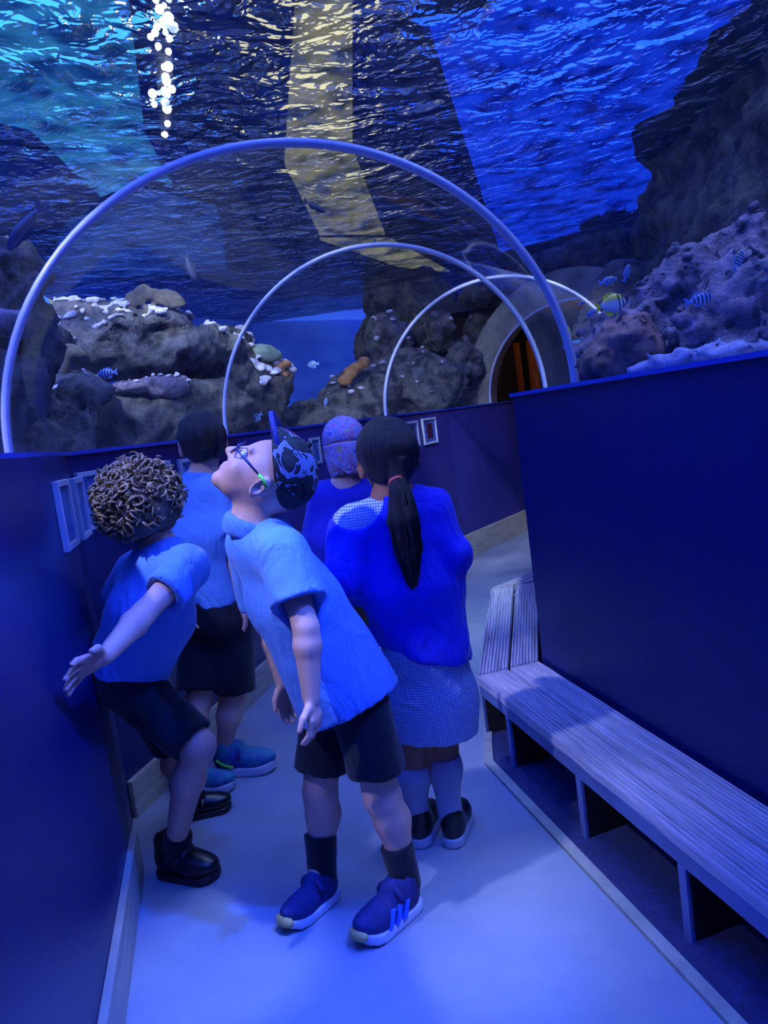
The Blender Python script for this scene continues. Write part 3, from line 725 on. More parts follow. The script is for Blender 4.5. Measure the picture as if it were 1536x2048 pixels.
coral('plate_coral', 'small tan fan coral on the sloping rock', [cone(a0, a1, .025, .03), (ell(a2, (.075, .03, .028), (1, 0, -.45), (0, 1, 0), (.45, 0, 1)), .03)], [a0, a1, a2], 'coral_tan')
pts = [P(40, 790, 3.3), P(35, 830, 3.3), P(50, 860, 3.3), P(68, 845, 3.3), P(36, 750, 3.35)]
coral('tube_sponge', 'mustard yellow branching sponge beside the first rib', [cone(pts[4], pts[0], .02, .022), cone(pts[0], pts[1], .022, .025), cone(pts[1], pts[2], .025, .025), cone(pts[2], pts[3], .025, .016)], pts, 'coral_yellow')
pts = [P(700, 745, 6.5), P(712, 735, 6.5), P(728, 725, 6.5), P(690, 760, 6.5)]
coral('stub_coral', 'orange brown stub coral on the long sloping rock', [ell(p, (.06, .05, .05)) for p in pts], pts, 'coral_orange', .014)
pts = [P(560, 735, 5.9), P(572, 728, 5.9), P(568, 750, 5.9)]
coral('stub_coral', 'small orange coral knob on the coral covered stack', [ell(p, (.05, .04, .03)) for p in pts], pts, 'coral_orange', .014)
pts = [P(520, 705, 5.9), P(540, 712, 5.9), P(505, 718, 5.9)]
coral('dome_coral', 'green grey dome coral capping the coral covered stack', [ell(pts[0], (.12, .1, .06)), ell(pts[1], (.1, .08, .05)), ell(pts[2], (.08, .08, .05))], pts, simple('green grey coral', '5f7060', '7e8f7c', 20, .8, .5, 60), .016)

# ------------------------------------------------------------------ fish
def stripe_mat(name, body, bars, positions, width=.05, back=None):
    """vertical bars at fractions along the fish (object x, -0.5..0.5 of body length 1)"""
    t = NT(name); v = t.coords('Object'); s_ = t.n('ShaderNodeSeparateXYZ'); t.l(v, s_.inputs[0])
    mpx = t.n('ShaderNodeMath', operation='ADD'); t.l(s_.outputs['X'], mpx.inputs[0]); mpx.inputs[1].default_value = .5
    st = [(0, lin(body))]
    for p in positions: st += [(max(p-width, .001), lin(body)), (p-width*.7, lin(bars)), (p+width*.7, lin(bars)), (p+width, lin(body))]
    c_ = t.ramp(mpx.outputs[0], st)
    if back:
        zr = t.n('ShaderNodeMapRange'); zr.inputs['From Min'].default_value = .08; zr.inputs['From Max'].default_value = .16; t.l(s_.outputs['Z'], zr.inputs['Value'])
        mx = t.n('ShaderNodeMix', data_type='RGBA', blend_type='MULTIPLY'); t.l(zr.outputs[0], mx.inputs['Factor']); t.l(c_, mx.inputs['A']); mx.inputs['B'].default_value = lin(back); c_ = mx.outputs['Result']
    return t.princ(c_, .35)
def fish_mesh(deep=.42, thick=.16):
    m = MB(); n = 14; sec = []
    for i in range(n+1):
        s_ = i/n; x = .5-s_; h = deep/2*(math.sin(math.pi*min(1, s_**.75*.93+.035))**.85)*(1 if s_ < .9 else 1); w = thick/2*math.sin(math.pi*min(.97, s_**.62*.92+.03))
        h = max(h, .045); w = max(w, .012)
        sec.append([(x, w*math.sin(a), h*math.cos(a)*(1.0 if math.cos(a) > 0 else .92)) for a in [2*math.pi*k/16 for k in range(16)]])
    v = [p for q in sec for p in q]; f = [(i*16+k, i*16+(k+1) % 16, (i+1)*16+(k+1) % 16, (i+1)*16+k) for i in range(n) for k in range(16)]+[tuple(range(16))[::-1], tuple(range(n*16, n*16+16))]
    return v, f
def fin(outline, th=.012):
    n = len(outline); m = MB(); v = [(x, -th/2, z) for x, z in outline]+[(x, th/2, z) for x, z in outline]
    return m.add(v, [tuple(range(n)), tuple(range(n, 2*n))[::-1]]+[(i, n+i, n+(i+1) % n, (i+1) % n) for i in range(n)])
def make_fish(label, px, py, Y, L, head, mbody, mfin, deep=.42, tilt=0, yaw=0, group=None, thick=.16):
    c_ = P(px, py, Y); root = empty('reef_fish', c_, label, 'fish', group)
    v, f = fish_mesh(deep, thick); root.scale = (L, L, L)
    # local frame: x = head direction
    hx = nrm(np.array([head*math.cos(yaw), math.sin(yaw), 0])); z = np.array([0, 0, 1.0]); z = nrm(z-hx*0); yv = np.cross(z, hx)
    R = Matrix(np.stack([hx, yv, z], 1).tolist()) @ Matrix.Rotation(-tilt, 3, 'Y'); root.rotation_euler = R.to_euler()
    def part(nm, vv, ff, mt, sm=False):
        me = bpy.data.meshes.new(nm); me.from_pydata(vv, [], ff); me.update(); me.materials.append(mt if not isinstance(mt, str) else MAT[mt])
        if sm: me.polygons.foreach_set('use_smooth', [True]*len(me.polygons))
        o = bpy.data.objects.new(nm, me); o.parent = root; link(o); return o
    part('body', v, f, mbody, True)
    h = deep/2
    for nm, ol in (('tail_fin', [(-.46, .04), (-.62, .17), (-.7, .19), (-.63, 0), (-.7, -.17), (-.62, -.15), (-.46, -.04)]),
                   ('dorsal_fin', [(.18, h*.82), (.08, h*1.18), (-.15, h*1.22), (-.33, h*.95), (-.36, h*.45), (-.1, h*.75)]),
                   ('anal_fin', [(-.02, -h*.8), (-.12, -h*1.2), (-.3, -h*1.05), (-.36, -h*.42), (-.2, -h*.6)]),
                   ('pelvic_fin', [(.16, -h*.8), (.08, -h*1.3), (.02, -h*1.25), (.06, -h*.8)])):
        q = fin(ol); part(nm, q.v, q.f, mfin)
    for s_ in (-1, 1):
        q = MB(); q.tube([(.36, s_*thick*.26, .045), (.36, s_*thick*.36, .045)], [.03, .022], 8); part('eye', q.v, q.f, 'black', True)
    return root
SERG = stripe_mat('blue grey banded scales', '86a6e0', '16204a', [.2, .36, .52, .68, .84], .045)
SERGY = stripe_mat('banded scales with yellow back', '9fc0e8', '16204a', [.2, .36, .52, .68, .84], .045, 'e8e040')
PORK = stripe_mat('yellow and white scales with black bars', 'd8dcc8', '14141a', [.70, .86], .035, 'f0dc30')
MAT['fin_blue'] = simple('blue grey fin', '5a78c0', '7090d0', 20, .5); MAT['fin_yellow'] = simple('yellow fin', 'd8c424', 'e8d840', 20, .5); MAT['fin_dark'] = simple('dark fin', '1a2034', '262e48', 20, .5)
DARKF = simple('dark scales', '1c2236', '2c344e', 20, .5); TEAL = simple('teal scales', '2a6c78', '46909a', 30, .5); YELF = simple('yellow scales', 'b8b040', 'd8d060', 20, .5)
G = 'banded reef fish in the tank'
make_fish('plump yellow and white fish with two black face bars', 1226, 608, 2.12, .074, 1, PORK, 'fin_yellow', .72, .12, .15, thick=.24)
make_fish('small banded fish with yellow back above the plump yellow fish', 1218, 561, 2.2, .046, 1, SERGY, 'fin_blue', .42, .15, .1, G)
make_fish('tiny banded fish swimming upward beside the dark cliff', 1254, 544, 2.3, .045, 1, SERG, 'fin_blue', .4, 1.1, .3, G)
make_fish('banded blue fish gliding past the purple rock slope', 1402, 598, 2.05, .068, 1, SERG, 'fin_blue', .42, .12, .1, G)
make_fish('banded fish with yellow back nosing down over the rock crest', 1478, 518, 2.0, .05, 1, SERGY, 'fin_blue', .45, 1.0, .3, G)
make_fish('tiny blue fish behind the tail of the plump yellow fish', 1181, 627, 2.3, .03, -1, SERG, 'fin_blue', .45, -.4, .2, G)
make_fish('tiny blue fish above the tail of the plump yellow fish', 1164, 606, 2.4, .022, 1, SERG, 'fin_blue', .45, .2, .2, G)
make_fish('slim teal fish lying low right of the first rib', 1175, 690, 2.9, .18, -1, TEAL, TEAL, .26, .05, .2)
make_fish('pale yellow fish half hidden by the foot of the first rib', 1131, 665, 2.7, .07, 1, YELF, 'fin_yellow', .5, -1.2, .3)
make_fish('banded fish above the flat topped ledge', 212, 747, 3.6, .085, -1, SERG, 'fin_blue', .5, 0, .2, G)
make_fish('banded fish directly under another above the flat topped ledge', 204, 775, 3.6, .065, -1, SERG, 'fin_blue', .5, 0, .3, G)
make_fish('banded fish beside the mustard yellow sponge', 64, 772, 3.1, .05, 1, SERG, 'fin_blue', .5, .6, .3, G)
make_fish('pale banded fish above the hat peak of the boy looking up', 513, 836, 4.6, .07, -1, SERG, 'fin_blue', .6, -.5, .3, G)
make_fish('pale round fish in open blue water between the rocks', 625, 729, 5.6, .075, -1, SERG, 'fin_blue', .6, 0, .3, G)
make_fish('pale little fish low in front of the long sloping rock', 652, 803, 5.6, .05, 1, SERG, 'fin_blue', .5, 1.2, .3, G)
make_fish('dark fish hanging head down in the open blue water', 382, 540, 4.0, .12, 1, DARKF, 'fin_dark', .36, -1.35, .4)
make_fish('dark fish drifting under the cream gantry reflection', 632, 415, 3.3, .085, 1, DARKF, 'fin_dark', .3, -.5, .4)
make_fish('small dark fish near the crown of the second rib', 747, 486, 4.3, .05, 1, DARKF, 'fin_dark', .36, .9, .4)
make_fish('blue fish with yellow tail beside the first rib', 92, 608, 3.4, .09, -1, simple('bright blue scales', '3a80d0', '4a94e0', 20, .5), 'fin_yellow', .5, .9, .3)
make_fish('large dusky fish in the upper water left of the first rib', 45, 460, 2.6, .17, -1, DARKF, 'fin_dark', .3, -.6, .3)

# ------------------------------------------------------------------ people
MAT['skin'] = simple('light skin', 'd2a08c', 'dcac98', 12, .5, .06, 90, .4)
MAT['skin_b'] = simple('brown skin', '8a5a48', '966652', 12, .5, .06, 90, .4)
def cloth(name, c1, c2, sc=5, bm=.35, rough=.85):
    t = NT(name); v = t.coords(); n_ = t.noise(v, sc, 3)
    col = t.ramp(n_, [(.35, lin(c1)), (.65, lin(c2))])
    mp = t.n('ShaderNodeMapping'); mp.inputs['Scale'].default_value = (1, 1, .45); t.l(v, mp.inputs[0])
    f1 = t.noise(mp.outputs[0], 11, 3, .5, 1.8); f2 = t.noise(v, 420, 2)
    ad = t.n('ShaderNodeMath', operation='MULTIPLY_ADD'); ad.inputs[1].default_value = .06; t.l(f2, ad.inputs[0]); t.l(f1, ad.inputs[2])
    return t.princ(col, rough, t.bump(ad.outputs[0], bm, .02), .25, sheen=.15)
MAT['polo'] = cloth('light blue polo jersey', '5c92e6', '6a9eee', 5, .6)
MAT['shorts'] = cloth('black school shorts', '0d0e18', '14162a')
MAT['cardi'] = cloth('royal blue knit', '1420d8', '1c2ae4', 7, .9)
MAT['jumper'] = cloth('navy blue sweatshirt', '10189c', '141cac')
MAT['sock_dark'] = cloth('black sock', '10101c', '181826'); MAT['sock_grey'] = cloth('grey knee sock', '8a90b0', '9aa0c0')
MAT['hair_dark'] = simple('dark brown hair', '120c10', '2c2024', 60, .42, 1, 170, .5, (1, 1, .07), bd=.014)
MAT['hair_curl'] = simple('light brown curls', '5c4a3c', 'a08868', 18, .45, .3, 80)
MAT['white'] = simple('white rubber', 'c8cce0', 'd8dcec', 12, .5); MAT['navy_shoe'] = simple('navy mesh shoe', '16205c', '1e2a70', 60, .7, .5, 260)
MAT['stripe'] = simple('bright blue stripe', '2c6cff', '3878ff', 9, .5); MAT['toe'] = simple('yellow toe cap', 'b0a060', 'c0b070', 20, .5)
MAT['green'] = simple('lime green', '5ce04c', '7af060', 20, .45); MAT['teal_shoe'] = simple('blue green mesh shoe', '10308a', '1c7a8a', 16, .6, .4, 200)
MAT['red'] = simple('red hair tie', 'd0483c', 'e05c48', 20, .6); MAT['steel'] = simple('dark glasses frame', '1c2858', '24306a', 9, .35)
t = NT('blue gingham'); v = t.coords(); sx = t.n('ShaderNodeSeparateXYZ'); t.l(v, sx.inputs[0])
def band(sock, fr_):
    m_ = t.n('ShaderNodeMath', operation='MULTIPLY'); m_.inputs[1].default_value = fr_; t.l(sock, m_.inputs[0])
    s_ = t.n('ShaderNodeMath', operation='SINE'); t.l(m_.outputs[0], s_.inputs[0]); g_ = t.n('ShaderNodeMath', operation='GREATER_THAN'); g_.inputs[1].default_value = 0; t.l(s_.outputs[0], g_.inputs[0]); return g_.outputs[0]
ad = t.n('ShaderNodeMath', operation='ADD'); t.l(band(sx.outputs['X'], 900), ad.inputs[0]); t.l(band(sx.outputs['Z'], 900), ad.inputs[1])
hf_ = t.n('ShaderNodeMath', operation='MULTIPLY'); hf_.inputs[1].default_value = .5; t.l(ad.outputs[0], hf_.inputs[0])
MAT['gingham'] = t.princ(t.ramp(hf_.outputs[0], [(0, lin('d4d8ea')), (.5, lin('8ca6dc')), (1, lin('4a70c8'))]), .85, t.bump(t.noise(v, 16, 3, .6, 1.5), .6, .02), .25)
def blotch(name, stops, sc):
    t = NT(name); v = t.coords(); n_ = t.noise(v, sc, 3, .5, .8); return t.princ(t.ramp(n_, stops, 'CONSTANT'), .75)
MAT['camo'] = blotch('camouflage print', [(0, lin('0a0c14')), (.40, lin('1a3028')), (.48, lin('0c0e16')), (.55, lin('7480a0')), (.59, lin('101418')), (.63, lin('8a2440'))], 15)
MAT['hatprint'] = blotch('colourful printed cotton', [(0, lin('5a62b8')), (.36, lin('9a9cd8')), (.45, lin('b8a8dc')), (.52, lin('c06a9c')), (.57, lin('8890d0')), (.63, lin('d0a860')), (.68, lin('5aa0b0'))], 30)

def torus(c_, ax, R, r, k=1.0):
    c_ = np.array(c_, float); ax = nrm(ax)
    def fn(p):
        q = p-c_; h = q @ ax; rad = np.sqrt(np.maximum((q*q).sum(1)-h*h, 0)); return np.sqrt((rad-R)**2+(h*k)**2)-r
    return fn
def hand_prims(wr, d, n, thumb, curl=.5, spread=.12, s=1.0):
    """d: finger direction, n: palm normal, thumb: +1/-1 side"""
    d = nrm(d); n = nrm(np.array(n)-d*(np.array(n) @ d)); ac = np.cross(d, n)*thumb; wr = np.array(wr, float)
    out = [(ell(wr+d*.034*s, (.027*s, .0125*s, .036*s), ac, n, d), .012)]
    for i, L in enumerate((.046, .052, .048, .038)):
        off = (.024-.016*i)*s; b = wr+d*(.06-.003*abs(i-1))*s+ac*off; sp = spread*(1.2-i*.85)
        d1 = nrm(d*math.cos(curl*.6)+n*math.sin(curl*.6)+ac*sp); d2 = nrm(d*math.cos(curl*1.5)+n*math.sin(curl*1.5)+ac*sp)
        m_ = b+d1*L*.5*s; e = m_+d2*L*.52*s
        out += [(cone(b-d1*.012*s, m_, .0076*s, .0070*s), .004), (cone(m_, e, .0070*s, .0060*s), .003)]
    b = wr+d*.018*s+ac*.022*s; m_ = b+nrm(d*.6+ac*.75+n*.25)*.026*s; e = m_+nrm(d*.85+ac*.4+n*.3)*.026*s
    out += [(cone(b, m_, .0105*s, .0085*s), .006), (cone(m_, e, .0085*s, .007*s), .004)]
    return out
def head_prims(c_, f, u, s=1.0):
    c_ = np.array(c_, float); f = nrm(f); u = nrm(np.array(u)-f*(np.array(u) @ f)); r_ = np.cross(f, u); E = lambda a, b, c: c_+s*(r_*a+f*b+u*c)
    pr = [ell(E(0, -.012, .022), (.073*s, .09*s, .084*s), r_, f, u), (ell(E(0, .03, -.042), (.052*s, .05*s, .052*s), r_, f, u), .03),
          (ell(E(0, .062, -.082), (.02*s, .017*s, .016*s), r_, f, u), .022), (cone(E(0, .078, .012), E(0, .097, -.018), .008*s, .0115*s), .012),
          (ell(E(.011, .086, -.022), (.008*s,)*3, r_, f, u), .008), (ell(E(-.011, .086, -.022), (.008*s,)*3, r_, f, u), .008),
          (ell(E(0, .078, -.045), (.02*s, .0085*s, .0055*s), r_, f, u), .006), (ell(E(0, .077, -.056), (.017*s, .0085*s, .006*s), r_, f, u), .006)]
    for sd in (-1, 1):
        pr += [(ell(E(sd*.03, .068, .028), (.022*s, .01*s, .007*s), r_, f, u), .012), (ell(E(sd*.03, .055, -.024), (.021*s, .019*s, .019*s), r_, f, u), .025)]
        e = E(sd*.078, -.012, -.006); pr += [(sub(ell(e, (.009*s, .019*s, .03*s), r_+f*-.4*sd*1.0, f+r_*.4*sd, u), ell(e+r_*sd*.009*s+f*.003*s, (.008*s, .011*s, .019*s), r_, f, u)), .006)]
    return pr, E, r_, f, u
MAT['eye'] = simple('eye white', 'd8d8d8', 'e0e0e0', 9, .2); MAT['iris'] = simple('dark iris', '18141c', '241c20', 9, .2)
MAT['lip'] = simple('lips', 'b06a64', 'bc7670', 9, .5)
def build_body(J, skin, root, s=1.0, arm=1.0, leg=1.0, hv=.0046, clip=None):
    pr, E, r_, f, u = head_prims(J['head'], J['hf'], J['hu'], s)
    g = lambda k: np.array(J[k], float)
    nb = E(0, -.025, -.05); neck = g('neck'); pel = g('pelvis'); ch = g('chest'); lat = nrm(g('shR')-g('shL'))
    pr += [(cone(nb, neck, .042, .046), .02), (cone(neck, ch, .05, .075, lat, .8), .03), (cone(ch, pel, .075, .08, lat, .8), .04), (cone(g('shL'), g('shR'), .042, .042), .03)]
    for q in 'LR':
        sh, el_, wr, hp, kn, an = [g(k+q) for k in ('sh', 'el', 'wr', 'hip', 'kn', 'an')]
        pr += [(cone(sh, el_, .037*arm, .029*arm), .02), (cone(el_, el_*.75+wr*.25, .029*arm, .031*arm), .01), (cone(el_*.75+wr*.25, wr, .031*arm, .020*arm), .012)]
        pr += hand_prims(wr, *J['hand'+q])
        calf = kn*.68+an*.32+np.array(J.get('calf', (0, 0, 0)))*.012
        pr += [(cone(hp, kn, .062*leg, .043*leg), .03), (cone(kn, calf, .041*leg, .044*leg), .02), (cone(calf, an, .043*leg, .027*leg), .02), (cone(an, g('toe'+q)*.55+g('heel'+q)*.45+np.array([0, 0, .028]), .025, .018), .02)]
    fn = union(pr, .02)
    if clip: fn = cut(fn, clip)
    pts = [g(k) for k in J if k not in ('hf', 'hu', 'calf') and not k.startswith('hand')]
    pts += [np.array([*g('heelL')[:2], .05])]
    V, Q = polygonise(fn, np.min(pts, 0)-.13, np.max(pts, 0)+.13, hv); V = relax(V, Q, 1, .4)
    o = quads('body', V, Q, skin, root)
    for sd in (-1, 1):
        e = ball('eye', E(sd*.031, .068, .006), .0125*s, 'eye', root); ball('iris', E(sd*.031, .0765, .006), .0062*s, 'iris', e)
    return E, r_, f, u
def shoe(root, heel, toe, z0, upper, sole, name='shoe', wide=1.0, tall=1.0, thick=.024, spring=.018):
    heel = np.array([heel[0], heel[1], z0]); toe = np.array([toe[0], toe[1], z0]); d = toe-heel; L = np.linalg.norm(d); d = d/L; y = np.array([-d[1], d[0], 0.0]); k = L/.21
    def loc(p): q = p-heel; return np.stack([q @ d/k, q @ y/k/wide, q[:, 2]/k], 1)
    def lift(q): q = q.copy(); q[:, 2] -= spring*np.clip((q[:, 0]-.13)/.08, 0, 1.2)**2; return q
    up = union([ell((.153, 0, .036), (.055, .038, .030)), (ell((.10, 0, .046), (.07, .035, .038)), .03), (ell((.045, 0, .055), (.045, .034, .05)), .03), (cone((.052, 0, .07), (.042, 0, .096*tall), .033, .033), .02), (ell((.088, 0, .088), (.022, .022, .02)), .02)], .03)
    hole = cone((.05, 0, .085), (.045, 0, .15), .0255, .03)
    fu = lambda p: k*np.maximum(np.maximum(up(lift(loc(p))), -hole(loc(p))), .6*(.014-lift(loc(p))[:, 2]))
    def plan(q):
        a = cone((.036, 0, 0), (.16, 0, 0), .036, .044); z = q.copy(); z[:, 2] = 0; return a(z)
    def fs(p):
        q = lift(loc(p)); w = plan(q); h = np.abs(q[:, 2]-thick/2)-thick/2; return k*(np.maximum(w, h)+0*.002)
    pts = [heel, toe, heel+(0, 0, .13), heel+y*.06, heel-y*.06]
    V, Q = polygonise(fu, np.min(pts, 0)-.06, np.max(pts, 0)+.06, .0048); V = relax(V, Q, 1)
    o = quads(name, V, Q, upper, root)
    V, Q = polygonise(fs, np.min(pts, 0)-.06, np.max(pts, 0)+.06, .0048); V = relax(V, Q, 1)
    quads('sole', V, Q, sole, o)
    W = lambda a, b, c: heel+d*a*k+y*b*k*wide+np.array([0, 0, c*k])
    return o, W, d, y, k
def trousers(J, root, mat, rh=.105, rl=(.074, .072), frac=.72, lk=.85, clip=None):
    g = lambda k: np.array(J[k], float); lat = nrm(g('shR')-g('shL')); hl = nrm(g('hipR')-g('hipL')); ch = g('chest'); pel = g('pelvis')
    pr = [cone(pel*.75+ch*.25, pel, rh*.92, rh, hl, lk)]; inner = []; P_ = [pel+rh, pel-rh]
    for q in 'LR':
        hp, kn = g('hip'+q), g('kn'+q); e = hp+(kn-hp)*frac; dn = nrm(kn-hp)
        lg = cut(cone(hp-dn*.03, e+dn*.06, rl[0], rl[1]), plane(e, dn)); pr.append((lg, .02)); inner.append(cone(e+dn*.012, e+dn*.1, rl[1]-.02, rl[1]-.02)); P_ += [e+.08, e-.08, hp]
    fn = wobble(sub(union(pr, .03), *inner), .004, 16, 2, (1, 1, .5))
    if clip: fn = cut(fn, clip)
    return solid('shorts', fn, P_, .05, .0068, mat, root)
def top(J, root, mat, chain, lat, k, hem=None, sleeve=.62, rs=(.056, .062), name='shirt', cuts=(), amp=.0045, shr=.05, vox=.0068, fold=(14, (1, 1, .5)), extra=(), clip=None):
    g = lambda q: np.array(J[q], float)
    pr = [cone(chain[i][0], chain[i+1][0], chain[i][1], chain[i+1][1], lat, k) for i in range(len(chain)-1)]; P_ = [c_ for c_, _ in chain]
    pr = [(p, .04) for p in pr]+[(cone(g('shL'), g('shR'), shr, shr), .05)]; inner = []
    for q in 'LR':
        sh, el_, wr = g('sh'+q), g('el'+q), g('wr'+q)
        if sleeve <= 1:
            e = sh+(el_-sh)*sleeve; dn = nrm(el_-sh)
            pr.append((cut(cone(sh, e+dn*.05, rs[0], rs[1]), plane(e, dn)), .02)); inner.append(cone(e+dn*.012, e+dn*.1, rs[1]-.02, rs[1]-.02)); P_ += [e]
        else:
            e = el_+(wr-el_)*(sleeve-1); dn = nrm(wr-el_)
            pr += [(cone(sh, el_, rs[0], rs[1]), .02), (cut(cone(el_, e+dn*.03, rs[1], rs[1]*.72), plane(e, dn)), .015)]; P_ += [el_, e]
    pr += list(extra)
    nk = g('neck'); inner.append(cone(nk, nk+(g('head')-nk)*.9, .05, .055)); P_ += [g('shL'), g('shR')]
    fn = union(pr, .03); fn = sub(fn, *inner)
    if hem: fn = cut(fn, plane(*hem))
    fn = wobble(wobble(fn, amp, fold[0], 2, fold[1]), amp*1.5, 7, 1, (1.2, 1.2, .6)); fn = sub(fn, *cuts) if cuts else fn
    if clip: fn = cut(fn, clip)
    return solid(name, fn, P_, .15, vox, mat, root)
def collar(J, root, mat, R=.06, r=.014, up=.0):
    n = np.array(J['neck'], float); a = nrm(np.array(J['head'], float)-n); fn = cut(torus(n+a*up, a, R, r, .42), plane(n-a*.035, -a))
    return solid('collar', wobble(fn, .002, 20), [n], .11, .005, mat, root)

# --- boy in front, leaning forward with his head thrown back
A_ = dict(head=P(524, 957, 1.83), hf=(-.50, -.06, .86), hu=(.86, 0, .5), neck=P(503, 1052, 1.84), chest=P(575, 1165, 1.84), pelvis=P(692, 1385, 1.87),
          shL=P(565, 1105, 1.74), elL=P(612, 1255, 1.68), wrL=P(622, 1395, 1.665), shR=P(497, 1090, 1.95), elR=P(540, 1260, 2.02), wrR=P(566, 1365, 1.98),
          hipL=P(722, 1400, 1.81), knL=P(764, 1595, 1.79), hipR=P(655, 1405, 1.94), knR=P(640, 1585, 1.91),
          heelL=(-.044, 1.809, 0), toeL=(-.197, 1.663, 0), heelR=(-.255, 1.897, 0), toeR=(-.38, 1.757, 0), calf=(.6, .6, 0))
A_['anL'] = np.array([-.068, 1.79, .1]); A_['anR'] = np.array([-.283, 1.872, .1])
A_['handL'] = ((0.02, -.05, -1), (-.9, .3, -.1), -1, .55, .06); A_['handR'] = ((-.05, 0, -1), (.8, -.6, 0), 1, .6, .06)
ra = empty('person', (-.17, 1.78, 0), 'child in blue polo, black shorts and camouflage cap leaning forward, head tilted back', 'person')
E, r_, f, u = build_body(A_, 'skin', ra)
la = nrm(A_['shL']-A_['shR'])
top(A_, ra, 'polo', [(P(530, 1095, 1.84), .078), (P(590, 1200, 1.84), .105), (P(692, 1398, 1.86), .132)], la, .85, (P(692, 1405, 1.86), nrm(P(700, 1420, 1.86)-P(580, 1195, 1.86))), .66, (.06, .068))
collar(A_, ra, 'polo', .06, .011)
trousers(A_, ra, 'shorts', .088, (.07, .074), .74)
# cap: dome behind a rim that stands upright, peak pointing up
cc = E(0, -.005, .045); rimp = P(556, 950, 1.83)
dome = cut(ell(cc, (.086, .106, .09), r_, f, u), plane(rimp, nrm((-1, 0, .06))))
cap = solid('cap', dome, [cc], .14, .0055, 'camo', ra)
pk = P(553, 893, 1.83); pz = np.array([0.02, 0, 1.0]); px_ = np.array([1.0, 0, 0])
def peak(p):
    q = p-pk; w = (np.sqrt((q[:, 1]/.07)**2+(q[:, 2]/.085)**2)-1)*.07; th = np.abs(q[:, 0]-2.4*q[:, 1]**2+.25*q[:, 2]*0)-.0065
    return np.maximum(np.maximum(w, th), -q[:, 2]-.012)
solid('peak', peak, [pk], .11, .004, simple('navy cap peak', '101c70', '16247e', 9, .6), cap)
bt = E(0, -.005, .137); ball('button', bt, .008, 'camo', cap)
# glasses
gl_ = MB()
for sd in (-1, 1):
    c0 = E(sd*.031, .092, .004); gl_.tube([c0+r_*.022*math.cos(a)+u*.017*math.sin(a) for a in np.linspace(0, 2*math.pi, 17)[:-1]], .0022, 6, True)
gl_.tube([E(-.009, .094, .006), E(0, .097, .009), E(.009, .094, .006)], .0022, 6)
gs = gl_.build('glasses', 'steel', ra, True); gs['kind'] = 'stuff'
for sd in (-1, 1):
    m_ = MB(); m_.tube([E(sd*.053, .092, .006), E(sd*.07, .06, .008), E(sd*.079, .012, .012)], .0024, 6); m_.build('temple', 'steel', gs, True)
    m_ = MB(); m_.tube([E(sd*.080, .014, .012), E(sd*.084, -.005, .014), E(sd*.085, -.018, .008)], .0042, 6); m_.build('ear_tip', 'green', gs, True)
for q in 'LR':
    an = A_['an'+q]; kn = A_['kn'+q]; d_ = nrm(kn-an); solid('sock', cut(wobble(cone(an-(0, 0, .03), an+d_*.08, .037, .043), .0015, 30), plane(an+d_*.075, d_)), [an, an+d_*.08], .05, .005, 'sock_dark', ra)
    o, W, d, y, k = shoe(ra, A_['heel'+q], A_['toe'+q], 0, 'navy_shoe', 'white', thick=.026)
    solid('toe_cap', cut(ell(W(.2, 0, .034), (.017, .03, .016), d, y, (0, 0, 1)), plane(W(.192, 0, 0), -d)), [W(.2, 0, .03)], .05, .0045, 'toe', o)
    side = 1 if q == 'L' else -1
    for j in range(3):
        a0 = W(.088+j*.024, .0385*side, .024); a1 = W(.068+j*.024, .034*side, .062)
        m_ = MB(); m_.obox((a0+a1)/2, a1-a0, d, np.cross(a1-a0, d), np.linalg.norm(a1-a0)/2, .0068, .006); m_.build('stripe', 'stripe', o, bevel=.001)
    st = [W(.088, .04*math.sin(a), .062+.035*math.cos(a)) for a in np.linspace(-1.45, 1.45, 11)]
    m_ = MB(); m_.tube(st, .0075, 8); m_.build('strap', 'navy_shoe', o, True)

# --- curly haired boy propped against the left wall
B_ = dict(head=P(288, 1022, 2.05), hf=(-.28, .93, .22), hu=(-.2, -.2, .95), neck=P(322, 1108, 2.03), chest=P(310, 1190, 2.03), pelvis=P(252, 1345, 2.08),
          shR=P(378, 1133, 1.95), elR=P(286, 1228, 1.80), wrR=P(210, 1312, 1.64), shL=P(276, 1140, 2.13), elL=P(225, 1230, 2.22), wrL=P(215, 1320, 2.25),
          hipR=P(268, 1378, 2.02), knR=P(398, 1492, 1.95), hipL=P(285, 1365, 2.17), knL=P(352, 1500, 2.25), calf=(-.7, .3, 0),
          heelR=(-.784, 2.11, 0), toeR=(-.59, 2.03, 0), heelL=(-.80, 2.41, 0), toeL=(-.63, 2.455, 0))
B_['anR'] = P(350, 1690, 2.09); B_['anL'] = np.array([-.775, 2.415, .1])
B_['handR'] = (P(140, 1348, 1.56)-P(210, 1312, 1.64), (.35, -.75, -.5), 1, .3, .34, 1.12); B_['handL'] = ((-.3, .2, -.9), (-.9, 0, .2), 1, .3, .1)
rb = empty('person', (-.72, 2.15, 0), 'curly haired child in blue polo and black shorts propped against the wall by one arm', 'person')
wa, wb = np.array(LW[0]), np.array(LW[1]); wn = nrm((-(wb-wa)[1], (wb-wa)[0], 0)); WALLP = plane((wa[0]-wn[0]*.025, wa[1]-wn[1]*.025, 0), wn)
E, r_, f, u = build_body(B_, 'skin', rb, clip=WALLP)
lb = nrm(B_['shR']-B_['shL'])
top(B_, rb, 'polo', [(P(325, 1135, 2.03), .08), (P(300, 1225, 2.03), .105), (P(250, 1350, 2.07), .108)], lb, .85, (P(250, 1352, 2.07), nrm(P(232, 1390, 2.07)-P(285, 1245, 2.07))), .6, (.055, .06), clip=WALLP)
collar(B_, rb, 'polo', .057, .011)
trousers(B_, rb, 'shorts', .1, (.078, .062), .92, clip=WALLP)
